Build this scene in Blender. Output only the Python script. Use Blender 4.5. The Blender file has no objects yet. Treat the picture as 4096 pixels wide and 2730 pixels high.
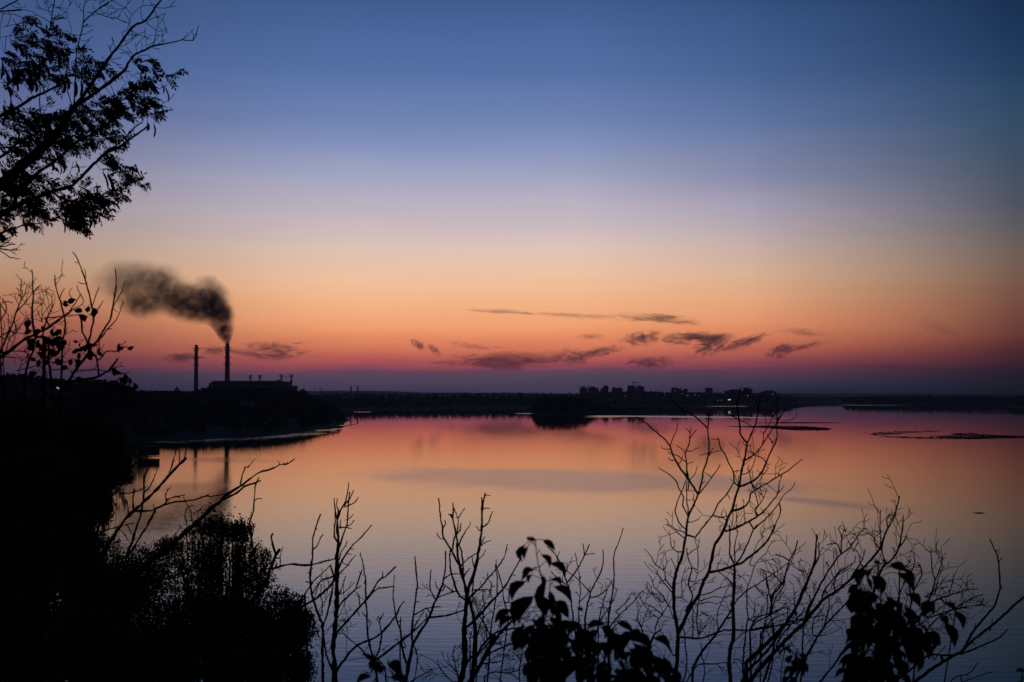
import bpy, math, random
import numpy as np
from mathutils import Vector, Matrix
R = math.radians
scene = bpy.context.scene
COL = scene.collection
F_PX, CX, CY, HOR, EYE = 5689.0, 2048.0, 1365.0, 1577.0, 30.0
PITCH = math.atan((HOR - CY) / F_PX)

# ------------------------------------------------------------------ camera geometry
def ray(px, py):
    x, y, z = (px - CX) / F_PX, 1.0, -(py - CY) / F_PX
    c, s = math.cos(PITCH), math.sin(PITCH)
    return Vector((x, y * c - z * s, y * s + z * c))
def P(px, py, D):
    d = ray(px, py); t = D / d.y
    return Vector((d.x * t, D, EYE + d.z * t))
def W(px, py, z=0.0):
    d = ray(px, py); t = (z - EYE) / d.z
    return Vector((d.x * t, d.y * t, z))
def topz(py, D): return EYE + ray(CX, py).z / ray(CX, py).y * D
def frame(ox, oy, s): return lambda x, y: (ox + x / s, oy + y / s)

# ------------------------------------------------------------------ object helpers
def tag(o, label=None, cat=None, group=None, kind=None):
    if label: o['label'] = label
    if cat: o['category'] = cat
    if group: o['group'] = group
    if kind: o['kind'] = kind
    return o
def empty(name, loc, label, cat, group=None):
    o = bpy.data.objects.new(name, None); COL.objects.link(o); o.location = loc
    o.empty_display_size = 0.5
    return tag(o, label, cat, group)
def np_mesh(name, V, Q, mat, parent=None, loc=None, smooth=False):
    """V (n,3) array, Q (m,k) int array; all faces of the same size"""
    V = np.asarray(V, dtype=np.float64).reshape(-1, 3).copy(); Q = np.asarray(Q, dtype=np.int32)
    if parent is not None: V -= np.array(parent.location)
    elif loc is not None: V -= np.array(loc)
    me = bpy.data.meshes.new(name); k = Q.shape[1]
    me.vertices.add(len(V)); me.vertices.foreach_set('co', V.astype(np.float32).ravel())
    me.loops.add(Q.size); me.loops.foreach_set('vertex_index', Q.ravel())
    me.polygons.add(len(Q)); me.polygons.foreach_set('loop_start', np.arange(0, Q.size, k, dtype=np.int32))
    me.polygons.foreach_set('loop_total', np.full(len(Q), k, dtype=np.int32))
    if smooth: me.polygons.foreach_set('use_smooth', np.ones(len(Q), dtype=bool))
    me.update(calc_edges=True); me.materials.append(mat)
    o = bpy.data.objects.new(name, me); COL.objects.link(o)
    if parent is not None: o.parent = parent
    elif loc is not None: o.location = loc
    return o
class MB:
    def __init__(s): s.v = []; s.f = []
    def box(s, x0, x1, y0, y1, z0, z1, rot=0.0, c=(0, 0)):
        b = len(s.v); cr, sr = math.cos(rot), math.sin(rot)
        for z in (z0, z1):
            for x, y in ((x0, y0), (x1, y0), (x1, y1), (x0, y1)):
                dx, dy = x - c[0], y - c[1]
                s.v.append((c[0] + dx * cr - dy * sr, c[1] + dx * sr + dy * cr, z))
        s.f += [(b, b+3, b+2, b+1), (b+4, b+5, b+6, b+7)] + [(b+i, b+(i+1) % 4, b+4+(i+1) % 4, b+4+i) for i in range(4)]
    def tube(s, pts, rad, n=5, cap=True):
        pts = [Vector(p) for p in pts]; m = len(pts)
        if m < 2: return
        b = len(s.v); ref = Vector((0.31, 0.9, 0.17)).normalized()
        for i in range(m):
            t = (pts[min(i+1, m-1)] - pts[max(i-1, 0)])
            if t.length < 1e-9: t = Vector((0, 0, 1))
            t.normalize()
            a = t.cross(ref)
            if a.length < 1e-3: a = t.cross(Vector((1, 0, 0)))
            a.normalize(); c = t.cross(a); r = rad[i] if hasattr(rad, '__len__') else rad
            for k in range(n):
                th = 2 * math.pi * k / n
                q = pts[i] + a * (math.cos(th) * r) + c * (math.sin(th) * r); s.v.append(q[:])
        for i in range(m-1):
            for k in range(n):
                s.f.append((b+i*n+k, b+i*n+(k+1) % n, b+(i+1)*n+(k+1) % n, b+(i+1)*n+k))
        if cap:
            s.f.append(tuple(b+k for k in range(n))[::-1]); s.f.append(tuple(b+(m-1)*n+k for k in range(n)))
    def prism(s, poly, y0, y1):
        """poly in (x,z), extruded along y"""
        b = len(s.v); n = len(poly)
        for y in (y0, y1):
            for x, z in poly: s.v.append((x, y, z))
        s.f.append(tuple(range(b, b+n))); s.f.append(tuple(range(b+2*n-1, b+n-1, -1)))
        for i in range(n): s.f.append((b+i, b+n+i, b+n+(i+1) % n, b+(i+1) % n))
    def build(s, name, mat, parent=None, loc=None, smooth=False):
        o0 = Vector((0, 0, 0))
        if parent is not None: o0 = Vector(parent.location)
        elif loc is not None: o0 = Vector(loc)
        me = bpy.data.meshes.new(name); me.from_pydata([(x-o0.x, y-o0.y, z-o0.z) for x, y, z in s.v], [], s.f); me.update()
        if smooth: me.polygons.foreach_set('use_smooth', [True] * len(me.polygons))
        me.materials.append(mat)
        o = bpy.data.objects.new(name, me); COL.objects.link(o)
        if parent is not None: o.parent = parent
        elif loc is not None: o.location = loc
        return o

# ------------------------------------------------------------------ materials
def newmat(name):
    m = bpy.data.materials.new(name); m.use_nodes = True
    nt = m.node_tree; return m, nt, nt.nodes['Principled BSDF']
def mat(name, c1, c2, scale=5.0, rough=0.9, bump=0.0):
    m, nt, p = newmat(name)
    tc = nt.nodes.new('ShaderNodeTexCoord'); nz = nt.nodes.new('ShaderNodeTexNoise'); nz.inputs['Scale'].default_value = scale
    nz.inputs['Detail'].default_value = 3
    nt.links.new(tc.outputs['Object'], nz.inputs['Vector'])
    cr = nt.nodes.new('ShaderNodeValToRGB'); cr.color_ramp.elements[0].position = .35; cr.color_ramp.elements[1].position = .65
    cr.color_ramp.elements[0].color = (*c1, 1); cr.color_ramp.elements[1].color = (*c2, 1)
    nt.links.new(nz.outputs['Fac'], cr.inputs['Fac']); nt.links.new(cr.outputs['Color'], p.inputs['Base Color'])
    p.inputs['Roughness'].default_value = rough; p.inputs['Specular IOR Level'].default_value = 0.2
    if bump:
        b = nt.nodes.new('ShaderNodeBump'); b.inputs['Strength'].default_value = bump
        nt.links.new(nz.outputs['Fac'], b.inputs['Height']); nt.links.new(b.outputs['Normal'], p.inputs['Normal'])
    return m
M = dict(
    bark=mat('bark', (.035, .028, .022), (.06, .05, .04), 30, .95, .3),
    twig=mat('twig_bark', (.04, .03, .025), (.06, .045, .035), 20, .9),
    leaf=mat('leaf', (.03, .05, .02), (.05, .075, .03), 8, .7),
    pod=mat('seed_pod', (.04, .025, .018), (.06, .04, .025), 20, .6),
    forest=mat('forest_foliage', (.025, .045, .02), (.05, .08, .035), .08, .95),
    soil=mat('soil', (.04, .045, .025), (.07, .06, .04), .2, 1.0, .2),
    conc=mat('concrete', (.12, .12, .12), (.18, .17, .17), .3, .9),
    conc_red=mat('red_band_paint', (.20, .05, .04), (.26, .07, .05), .3, .8),
    panel=mat('wall_panel', (.13, .15, .18), (.18, .20, .23), .15, .8),
    steel=mat('steel', (.10, .11, .12), (.15, .15, .16), 1, .6),
    wallp=mat('apartment_wall', (.13, .14, .16), (.18, .19, .21), .1, .9),
    roof=mat('roof', (.08, .07, .07), (.12, .10, .09), .5, .9),
    white=mat('white_wall', (.55, .55, .54), (.65, .65, .63), .8, .8),
    wood=mat('weathered_wood', (.07, .05, .04), (.11, .09, .07), 3, .9, .2),
    reed=mat('reed', (.05, .05, .03), (.08, .075, .045), 1, .95),
    rock=mat('rock', (.08, .08, .08), (.13, .12, .11), 1, .95, .4))
m, nt, p = newmat('window_glass'); p.inputs['Base Color'].default_value = (.02, .025, .03, 1); p.inputs['Roughness'].default_value = .1; M['glass'] = m
def emis(name, col, st):
    m, nt, p = newmat(name); p.inputs['Base Color'].default_value = (.5, .5, .5, 1)
    p.inputs['Emission Color'].default_value = (*col, 1); p.inputs['Emission Strength'].default_value = st; return m
M['lamp'] = emis('lamp_light', (1, .85, .65), .6)
M['lit'] = emis('lit_window', (1, .72, .45), .45)
M['lity'] = emis('lit_pavilion_window', (1, .9, .4), .9)

# ------------------------------------------------------------------ world
def lin(c): return tuple(((v/255)/12.92 if v/255 <= .04045 else ((v/255+.055)/1.055)**2.4) for v in c)
world = bpy.data.worlds.new('World'); scene.world = world; world.use_nodes = True
nt = world.node_tree; nt.nodes.clear(); N = nt.nodes.new; L = nt.links.new
def math_n(op, a, b=None, c=None, clamp=False):
    n = N('ShaderNodeMath'); n.operation = op; n.use_clamp = clamp
    for i, v in enumerate((a, b, c)):
        if v is None: continue
        if isinstance(v, (int, float)): n.inputs[i].default_value = v
        else: L(v, n.inputs[i])
    return n.outputs[0]
tc = N('ShaderNodeTexCoord'); sx = N('ShaderNodeSeparateXYZ'); L(tc.outputs['Generated'], sx.inputs[0])
X, Y, Zc = sx.outputs
hyp = math_n('SQRT', math_n('ADD', math_n('MULTIPLY', X, X), math_n('MULTIPLY', Y, Y)))
tel = math_n('DIVIDE', Zc, math_n('MAXIMUM', hyp, 1e-4))
# soft unevenness of the upper edge of the dusk band and of the sky colours (thin stratified haze layers)
mp = N('ShaderNodeMapping'); mp.inputs['Scale'].default_value = (5, 5, 60); L(tc.outputs['Generated'], mp.inputs['Vector'])
nz = N('ShaderNodeTexNoise'); nz.inputs['Scale'].default_value = 1.6; nz.inputs['Detail'].default_value = 4; L(mp.outputs[0], nz.inputs['Vector'])
tel2 = math_n('ADD', tel, math_n('MULTIPLY', math_n('SUBTRACT', nz.outputs['Fac'], .5), .0075))
T0, T1 = -.02, .42
fac = math_n('DIVIDE', math_n('SUBTRACT', tel2, T0), T1 - T0, clamp=True)
def t_of(py):
    d = ray(CX, py); return d.z / d.y
RL = [(0,(56,82,128)),(300,(72,92,142)),(500,(95,105,148)),(700,(132,132,156)),(850,(157,146,156)),(1000,(178,152,138)),(1100,(184,146,118)),(1200,(180,126,95)),(1300,(158,96,78)),(1400,(124,68,68)),(1450,(90,54,68)),(1490,(64,50,70)),(1545,(42,42,64)),(1577,(34,36,58))]
RC = [(0,(60,90,146)),(80,(69,97,152)),(300,(83,111,166)),(500,(110,130,178)),(600,(132,145,186)),(700,(156,160,190)),(850,(192,181,192)),(930,(208,189,190)),(1000,(221,195,181)),(1100,(237,192,160)),(1200,(241,181,138)),(1300,(239,160,112)),(1350,(226,138,98)),(1400,(206,114,88)),(1440,(180,89,84)),(1470,(146,72,85)),(1486,(98,67,88)),(1520,(76,65,84)),(1565,(60,57,84)),(1577,(50,50,76))]
RM = [(0,(48,80,130)),(300,(67,96,145)),(500,(92,113,159)),(700,(130,136,169)),(850,(166,158,177)),(1000,(199,174,166)),(1100,(216,176,147)),(1200,(226,165,125)),(1290,(226,146,106)),(1350,(213,125,92)),(1400,(184,97,81)),(1450,(136,68,79)),(1476,(104,60,79)),(1488,(84,57,79)),(1520,(64,54,78)),(1577,(40,41,64))]
RR = [(0,(19,44,78)),(300,(31,57,94)),(500,(46,72,101)),(700,(61,78,98)),(850,(78,82,95)),(950,(92,89,92)),(1050,(110,94,86)),(1150,(118,88,74)),(1250,(114,73,62)),(1350,(100,56,52)),(1400,(82,43,48)),(1450,(58,32,44)),(1500,(36,28,43)),(1577,(23,23,37))]
HAZE_D = 4.2e-5
def ramp(stops):
    n = N('ShaderNodeValToRGB'); cr = n.color_ramp; cr.interpolation = 'LINEAR'
    # the sky beyond the haze is brighter by what the air on the way takes out (box top 345 m)
    def beyond(t): return math.exp(HAZE_D * min(11800., 315. / max(t, 1e-4)))
    def sky_(py, c):
        g_ = .3*c[0]+.59*c[1]+.11*c[2]; lift = 1+.03*max(0, 1-abs(py-450)/450); sa = .05 if py < 800 else 0.0; c = tuple(min(255, (v*(1-sa)+g_*sa)*lift) for v in c)
        k = beyond(t_of(py)); return tuple(max(.15*v, (v - a_*(1-1/k))*k) for v, a_ in zip(lin(c), (.0195, .018, .040)))
    S = [((t_of(py) - T0) / (T1 - T0), sky_(py, c)) for py, c in stops]
    top = S[0][1]; S.append(((.36 - T0) / (T1 - T0), tuple(v * .85 for v in top))); S.append((1.0, tuple(v * .75 for v in top)))
    bot = sorted(S)[0]; S.append((0.0, tuple(v * .8 for v in bot[1])))
    S.sort()
    cr.elements[0].position = S[0][0]; cr.elements[0].color = (*S[0][1], 1)
    cr.elements[1].position = S[-1][0]; cr.elements[1].color = (*S[-1][1], 1)
    for pos, c in S[1:-1]:
        e = cr.elements.new(pos); e.color = (*c, 1)
    L(fac, n.inputs['Fac']); return n.outputs['Color']
def mix(f, a, b, bt='MIX'):
    n = N('ShaderNodeMix'); n.data_type = 'RGBA'; n.blend_type = bt
    if isinstance(f, (int, float)): n.inputs[0].default_value = f
    else: L(f, n.inputs[0])
    for i, v in ((6, a), (7, b)):
        if isinstance(v, tuple): n.inputs[i].default_value = v
        else: L(v, n.inputs[i])
    return n.outputs[2]
az = math_n('ARCTAN2', X, Y)
def mapr(v, a, b, c=0.0, d=1.0, smooth=False):
    n = N('ShaderNodeMapRange'); n.interpolation_type = 'SMOOTHSTEP' if smooth else 'LINEAR'
    n.inputs[1].default_value = a; n.inputs[2].default_value = b; n.inputs[3].default_value = c; n.inputs[4].default_value = d
    L(v, n.inputs[0]); return n.outputs[0]
def A(px): return math.atan((px - CX) / F_PX)
cl, cc, cm_, crr = ramp(RL), ramp(RC), ramp(RM), ramp(RR)
c1 = mix(mapr(az, A(0), A(1500), smooth=True), cl, cc)
c2 = mix(mapr(az, A(2300), A(3050)), c1, cm_)
c3 = mix(mapr(az, A(3000), A(4070)), c2, crr)
# away from the afterglow the dusk sky goes dark
absaz = math_n('ABSOLUTE', math_n('ADD', az, .08))
dark = mapr(absaz, A(4200) + .08, 2.2, 1.0, .2, True)
dark = math_n('MULTIPLY', dark, mapr(az, -1.0, A(0), .45, 1.0, True))
c4 = mix(1.0, c3, (1, 1, 1, 1), 'MULTIPLY')
mp2 = N('ShaderNodeMapping'); mp2.inputs['Scale'].default_value = (2.2, 2.2, 26); mp2.inputs['Rotation'].default_value = (0, .02, 0); L(tc.outputs['Generated'], mp2.inputs['Vector'])
nz2 = N('ShaderNodeTexNoise'); nz2.inputs['Scale'].default_value = 1.5; nz2.inputs['Detail'].default_value = 5; nz2.inputs['Roughness'].default_value = .55; L(mp2.outputs[0], nz2.inputs['Vector'])
dark = math_n('MULTIPLY', dark, math_n('ADD', .93, math_n('MULTIPLY', nz2.outputs['Fac'], .14)))
cb = N('ShaderNodeCombineColor'); [L(dark, cb.inputs[i]) for i in range(3)]
c4 = mix(1.0, c3, cb.outputs[0], 'MULTIPLY')
bg = N('ShaderNodeBackground'); L(c4, bg.inputs['Color']); bg.inputs['Strength'].default_value = 1.0
sky = N('ShaderNodeTexSky'); sky.sky_type = 'NISHITA'; sky.sun_disc = False
sky.sun_elevation = R(-6); sky.sun_rotation = R(-6); sky.altitude = 100
bg2 = N('ShaderNodeBackground'); L(sky.outputs[0], bg2.inputs['Color']); bg2.inputs['Strength'].default_value = .05
add = N('ShaderNodeAddShader'); L(bg.outputs[0], add.inputs[0]); L(bg2.outputs[0], add.inputs[1])
out = N('ShaderNodeOutputWorld'); L(add.outputs[0], out.inputs['Surface'])

# ------------------------------------------------------------------ camera
cam = bpy.data.cameras.new('camera'); co = bpy.data.objects.new('camera', cam); COL.objects.link(co)
cam.sensor_width = 36; cam.lens = 36 * F_PX / 4096; cam.clip_start = .1; cam.clip_end = 90000
co.location = (0, 0, EYE); co.rotation_euler = (math.pi/2 + PITCH, 0, 0); scene.camera = co
cam.dof.use_dof = True; cam.dof.focus_distance = 120; cam.dof.aperture_fstop = 9.0
vs = scene.view_settings; vs.view_transform = 'Standard'; vs.look = 'None'; vs.exposure = 0; vs.gamma = 1; vs.use_curve_mapping = False
scene.render.engine = 'CYCLES'; cy = scene.cycles
cy.use_denoising = True; cy.max_bounces = 5; cy.volume_bounces = 0; cy.diffuse_bounces = 2; cy.glossy_bounces = 3
cy.transparent_max_bounces = 6; cy.caustics_reflective = False; cy.caustics_refractive = False
cy.volume_max_steps = 256; cy.volume_step_rate = 1.0
scene.render.film_transparent = False

# ------------------------------------------------------------------ land
rng = np.random.default_rng(7)
prof_pts = [(-3000,1480),(-400,1496),(0,1498),(90,1501),(180,1510),(245,1519),(310,1530),(380,1518),(470,1521),(515,1540),(560,1556),(600,1567),(645,1565),(695,1563),(760,1570),(775,1570),(800,1555),(830,1546),(860,1540),(885,1550),(905,1545),(950,1549),(1000,1542),(1030,1549),(1070,1546),(1085,1553),(1120,1553),(1180,1560),(1215,1557),(1232,1568),(1240,1585),(1290,1604),(1320,1617),(1340,1619),(1355,1640),(1362,1665),(1400,1683),(1450,1700),(6000,1700)]
def prof(px): return np.interp(px, [a for a, b in prof_pts], [b for a, b in prof_pts])
sh = [(3000,-900),(1200,-250),(400,40),(100,75),(0,81),(-20,92),(-36,125),(-62,185)]
for q in [(370,2190),(395,2050),(425,1965),(505,1918),(450,1872),(528,1812),(470,1778),(520,1765),(700,1757),(900,1750),(1100,1735),(1250,1720),(1345,1706),(1400,1683),(1362,1655)]:
    w = W(*q); sh.append((w.x, w.y))
sh += [(-330,2300),(-400,2700),(-430,3500),(-3500,3500),(-3500,-1500),(3000,-1500)]
SH = np.array(sh, dtype=float)
def sdist(x, y):
    x = np.asarray(x, float); y = np.asarray(y, float)
    d = np.full(x.shape, 1e9); ins = np.zeros(x.shape, bool); n = len(SH)
    for i in range(n):
        ax, ay = SH[i]; bx, by = SH[(i+1) % n]
        ex, ey = bx-ax, by-ay; t = np.clip(((x-ax)*ex+(y-ay)*ey)/(ex*ex+ey*ey), 0, 1)
        d = np.minimum(d, np.hypot(x-ax-t*ex, y-ay-t*ey))
        c = ((ay > y) != (by > y))
        with np.errstate(divide='ignore', invalid='ignore'):
            xi = ax + (y-ay)*ex/np.where(ey == 0, 1e-9, ey)
        ins ^= c & (x < xi)
    return np.where(ins, d, -d)
def wob(x, y, s, a):
    return a*(np.sin(x/s+1.3)*np.cos(y/s*.83+.4)+.5*np.sin(x/s*2.3+y/s*1.9))
def refl(px, y):
    # how high the wood may stand at distance y so that its mirror image ends where the photo shows it
    yr = np.interp(px, [470, 520, 1000, 1142, 1286, 1350, 1400], [4000, 1808, 1812, 1796, 1748, 1736, 1736])
    return np.where(y > 850, (yr-HOR)/F_PX*y-EYE, 200.)
def G(x, y):
    x = np.asarray(x, float); y = np.asarray(y, float)
    sd = sdist(x, y)
    hm = np.where(y < 700, 28.3, 24.0) + np.where((x < -150), np.clip((-x-150)/12, 0, 14), 0) * np.clip((1200-y)/150, 0, 1) * np.clip((y-150)/200, 0, 1)
    h = np.where(sd > 0, np.minimum(.35*sd, hm), np.maximum(.35*sd, -4))
    px = CX + x/np.maximum(y, 1)*F_PX
    zal = np.minimum(EYE + (HOR-prof(px))/F_PX*y, refl(px, y)) - 8.5
    h = np.where(y > 250, np.minimum(h, np.maximum(zal, np.minimum(h, 1.0))), h)
    return h + wob(x, y, 17, .35) * np.clip(sd/20, 0, 1) * np.clip((np.hypot(x, y)-6)/20, 0, 1)
def g1(x, y): return float(G(np.array([x]), np.array([y]))[0])
def grid(name, xs, ys, mt, fn):
    XX, YY = np.meshgrid(xs, ys); ZZ = fn(XX, YY); nx, ny = len(xs), len(ys)
    V = np.stack([XX.ravel(), YY.ravel(), ZZ.ravel()], 1)
    i = (np.arange(ny-1)[:, None]*nx + np.arange(nx-1)[None]).ravel()
    Q = np.stack([i, i+1, i+1+nx, i+nx], 1)
    return np_mesh(name, V, Q, mt, smooth=True)
xs = np.concatenate([np.arange(-2600, -700, 60), np.arange(-700, -80, 9), np.arange(-80, 60, 2.5), np.arange(60, 420, 12), np.arange(420, 1300, 60)])
ys = np.concatenate([np.arange(-900, -60, 60), np.arange(-60, 140, 3), np.arange(140, 2050, 11), np.arange(2050, 3500, 45)])
tag(grid('hillside', xs, ys, M['soil'], G), kind='structure')

# ------------------------------------------------------------------ forests
def tree_cloud(cen, base, top, rad, nq, size):
    """leaf-clump quads filling an egg-shaped crown for many trees at once, plus thin trunks"""
    n = len(cen); k = nq
    u = rng.normal(size=(n, k, 3)); u /= np.linalg.norm(u, axis=2, keepdims=True)
    r = rng.uniform(.25, 1, (n, k, 1))**.45
    H = (top-base)[:, None]
    c = np.empty((n, k, 3)); c[..., 0] = cen[:, None, 0] + u[..., 0]*r[..., 0]*rad[:, None]
    c[..., 1] = cen[:, None, 1] + u[..., 1]*r[..., 0]*rad[:, None]
    c[..., 2] = base[:, None] + H*.56 + u[..., 2]*r[..., 0]*H*.44
    a = rng.normal(size=(n, k, 3)); a /= np.linalg.norm(a, axis=2, keepdims=True)
    b = np.cross(a, rng.normal(size=(n, k, 3))); b /= np.linalg.norm(b, axis=2, keepdims=True)
    s = (size * rng.uniform(.5, 1.2, (n, k)))[..., None]
    q = np.stack([c-a*s, c-b*s*.7, c+a*s, c+b*s*.7], 2).reshape(-1, 3)
    # trunk: 3-sided prism as quads
    tv = []; 
    ang = np.arange(3)*2.094
    tr = rad*.07
    for zz in (base-1, base+(top-base)*.5):
        for t in ang: tv.append(np.stack([cen[:, 0]+np.cos(t)*tr, cen[:, 1]+np.sin(t)*tr, zz], 1))
    T = np.stack(tv, 1).reshape(-1, 3)
    Q1 = np.arange(len(q)).reshape(-1, 4)
    o = len(q) + np.arange(n)[:, None]*6
    Q2 = np.concatenate([np.stack([o[:, 0]+i, o[:, 0]+(i+1) % 3, o[:, 0]+3+(i+1) % 3, o[:, 0]+3+i], 1) for i in range(3)])
    return np.concatenate([q, T]), np.concatenate([Q1, Q2])
def forest(name, label, cen, base, top, rad, nq, size):
    V, Q = tree_cloud(cen, base, top, rad, nq, size)
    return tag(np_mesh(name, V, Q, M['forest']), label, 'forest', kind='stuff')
# peninsula and left hill
n = 8500
c = np.stack([rng.uniform(-900, -120, n), rng.uniform(230, 1960, n)], 1)
sd = sdist(c[:, 0], c[:, 1]); px = CX + c[:, 0]/c[:, 1]*F_PX
keep = (sd > 2) & (px > -250) & (px < 1400) & ~((abs(px-991) < 36) & (c[:, 1] > 1240) & (c[:, 1] < 1420)); c = c[keep]; px = px[keep]
g = G(c[:, 0], c[:, 1]); H = rng.uniform(6, 10.5, len(c)); 
za = EYE + (HOR-prof(px))/F_PX*c[:, 1] + rng.uniform(-1.2, .6, len(c))
za = np.minimum(za, refl(px, c[:, 1])+rng.uniform(-.5, .8, len(c)))
top = np.minimum(g+H, np.maximum(za, g+2.0))
FK = dict(cen=c, base=g, top=top, rad=np.clip((top-g)*.5, 1.2, 5), nq=44, size=1.25)
forest('forest', 'dark wood covering the peninsula and the hill at the left', **FK)
# skyline rows so that the crowns trace the ridge
pxs = np.arange(-200, 1352, 6.0); pxs = pxs + rng.uniform(-5, 5, len(pxs))
D = np.where(pxs < 590, 1000 + 50*np.sin(pxs/90), 341340/(np.interp(pxs, [470, 520, 1000, 1142, 1286, 1350], [1808, 1808, 1812, 1796, 1748, 1736])+prof(pxs)-3154))
x = (pxs-CX)/F_PX*D; g = G(x, D); za = EYE + (HOR-prof(pxs))/F_PX*D + rng.uniform(-2.6, 1.0, len(D))
ok = za > g+1.5
forest('ridge_forest', 'row of tree crowns along the dark ridge below the two chimneys', np.stack([x, D], 1)[ok], g[ok], za[ok], np.clip((za-g)[ok]*.42, 1.5, 6), 90, 1.3)
# a few trees of the ridge that stand out
def leafy(name, label, px, py, D, hw, k=260, size=1.1, trunk=True, group=None, cone=False):
    pt = P(px, py, D); gz = g1(pt.x, D); rad = hw/F_PX*D
    root = empty(name, (pt.x, D, gz), label, 'tree', group)
    V, Q = tree_cloud(np.array([[0., 0.]]), np.array([0.]), np.array([pt.z-gz]), np.array([rad]), k, size)
    if cone:
        hgt = pt.z-gz; f = np.clip(1.15-(V[:, 2]/hgt), .08, 1); V[:, 0] *= f*1.4; V[:, 1] *= f*1.4
    V = V + np.array([pt.x, D, gz]); nq = k
    np_mesh('crown', V[:k*4], Q[:k], M['forest'], root)
    t = MB(); t.tube([(pt.x, D, gz-1), (pt.x+.1, D, gz+(pt.z-gz)*.6)], [rad*.09, rad*.05], 6); t.build('trunk', M['bark'], root)
    return root
RG = 'trees standing out on the dark ridge'
leafy('tree', 'round-topped tree at the right end of the ridge, right of the power station', 1210, 1556, 1830, 22, group=RG)
leafy('conifer_tree', 'small pointed tree left of the left chimney on the skyline', 708, 1546, 1690, 16, group=RG, cone=True)
leafy('tree', 'broad tree between the two chimneys, in front of the hall end', 848, 1541, 1780, 28, group=RG)
leafy('tree', 'tree in front of the middle of the power station hall', 1003, 1544, 1800, 20, group=RG)
leafy('tree', 'tree overhanging the water at the tip of the peninsula', 1350, 1638, 1690, 18, size=1.0, group=RG)
leafy('tree', 'dark tree on the shoulder of the left hill', 380, 1514, 1010, 34, size=.7, group=RG)

def strip(name, fname, label, cols, depth, th, spacing, rows, nq, size, tall=0.0, seed=1, wide=1.0):
    """a low land body: shore line (px,py) and crown tops (py) in columns, real distances"""
    r2 = np.random.default_rng(seed)
    p = np.array(cols, float); pxx = np.arange(p[0, 0], p[-1, 0]+1, 12.0)
    shy = np.interp(pxx, p[:, 0], p[:, 1]); tpy = np.interp(pxx, p[:, 0], p[:, 2])
    Ds = EYE*F_PX/(shy-HOR); Dr = Ds+depth; V = []
    for a, z in ((0, -1.5), (.02, .6), (.35, .6), (1, 1), (1.6, 1)):
        DD = Ds + (Dr-Ds)*a; zt = EYE+(HOR-tpy)/F_PX*Dr-th
        zz = np.where(a < .01, -1.5, .7 + (np.maximum(zt, .7)-.7)*min(1, max(0, a-.02)/.98))
        V.append(np.stack([(pxx-CX)/F_PX*DD, DD, zz], 1))
    nx = len(pxx); V = np.concatenate(V); i = (np.arange(4)[:, None]*nx+np.arange(nx-1)[None]).ravel()
    tag(np_mesh(name, V, np.stack([i, i+1, i+1+nx, i+nx], 1), M['soil'], smooth=True), kind='structure')
    C, B, T, RD = [], [], [], []
    for k in range(rows):
        a = (k+.5)/rows; q = np.arange(p[0, 0]+2, p[-1, 0], spacing) + r2.uniform(-spacing/2, spacing/2, len(np.arange(p[0, 0]+2, p[-1, 0], spacing)))
        s_ = np.interp(q, p[:, 0], p[:, 1]); t_ = np.interp(q, p[:, 0], p[:, 2]); ds = EYE*F_PX/(s_-HOR); DD = ds+depth*(.04+.96*a)
        zt = EYE+(HOR-t_)/F_PX*(ds+depth)-th; gz = .7+(np.maximum(zt, .7)-.7)*a
        hh = th*r2.uniform(.55, 1.0, len(q)) + np.where(r2.random(len(q)) < .06, tall, 0)
        zmax = EYE+(HOR-t_)/F_PX*DD + r2.normal(0, 1, len(q))*.9*DD/4000*1.2
        if k == rows-1: hh = np.maximum(zmax-gz, 1)
        tt = np.minimum(gz+hh, np.maximum(zmax, gz+1.5))
        C.append(np.stack([(q-CX)/F_PX*DD, DD], 1)); B.append(gz); T.append(tt); RD.append(np.clip((tt-gz)*.45*wide, 1, 9))
    forest(fname, label, np.concatenate(C), np.concatenate(B), np.concatenate(T), np.concatenate(RD), nq, size)
FS = [(1040,1645,1578),(1230,1643,1577),(1345,1641,1573),(1500,1639,1574),(1700,1637,1574),(1900,1635,1571),(2050,1634,1571),(2150,1633,1572),(2320,1632,1574),(2430,1631,1569),(2600,1631,1567),(2680,1630,1571),(2750,1628,1571),(2850,1625,1572),(3000,1624,1573),(3110,1624,1574),(3160,1622,1582),(3200,1613,1584),(3300,1611,1585),(3500,1611,1586),(4200,1611,1588)]
strip('far_shore', 'far_forest', 'dark belt of trees along the far bank below the town', FS, 700, 11, 11, 7, 16, 2.6, tall=6, seed=3)
strip('island', 'island_trees', 'clump of dark trees filling the wooded island in the middle of the water', [(2124,1652,1642),(2140,1656,1606),(2152,1657,1590),(2200,1658,1583),(2260,1658,1583),(2310,1656,1586),(2345,1655,1592),(2362,1653,1605),(2385,1650,1625),(2480,1646,1630),(2580,1642,1632),(2650,1640,1635)], 150, 8, 7, 6, 40, 1.4, seed=5)
strip('spit', 'spit_reeds', 'low dark reed belt on the spit right of the wooded island', [(2360,1646,1621),(2500,1643,1624),(2600,1640,1628),(2680,1637,1631),(2760,1634,1631)], 240, 3, 8, 4, 14, 1.2, seed=8)
strip('wooded_island', 'island_forest', 'long dark wooded island along the right side of the far water', [(3362,1615,1611),(3378,1618,1592),(3390,1619,1586),(3450,1620,1584),(3600,1621,1582),(3680,1621,1579),(3800,1621,1581),(4200,1621,1580),(4500,1621,1578)], 330, 14, 9, 6, 26, 2.3, seed=9)
strip('shore_point', 'shore_trees', 'dark tree clump on the shore at the right edge of the far water', [(4020,1620,1606),(4045,1627,1590),(4100,1628,1584),(4400,1628,1582)], 200, 11, 9, 4, 30, 2.0, seed=10)
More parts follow.
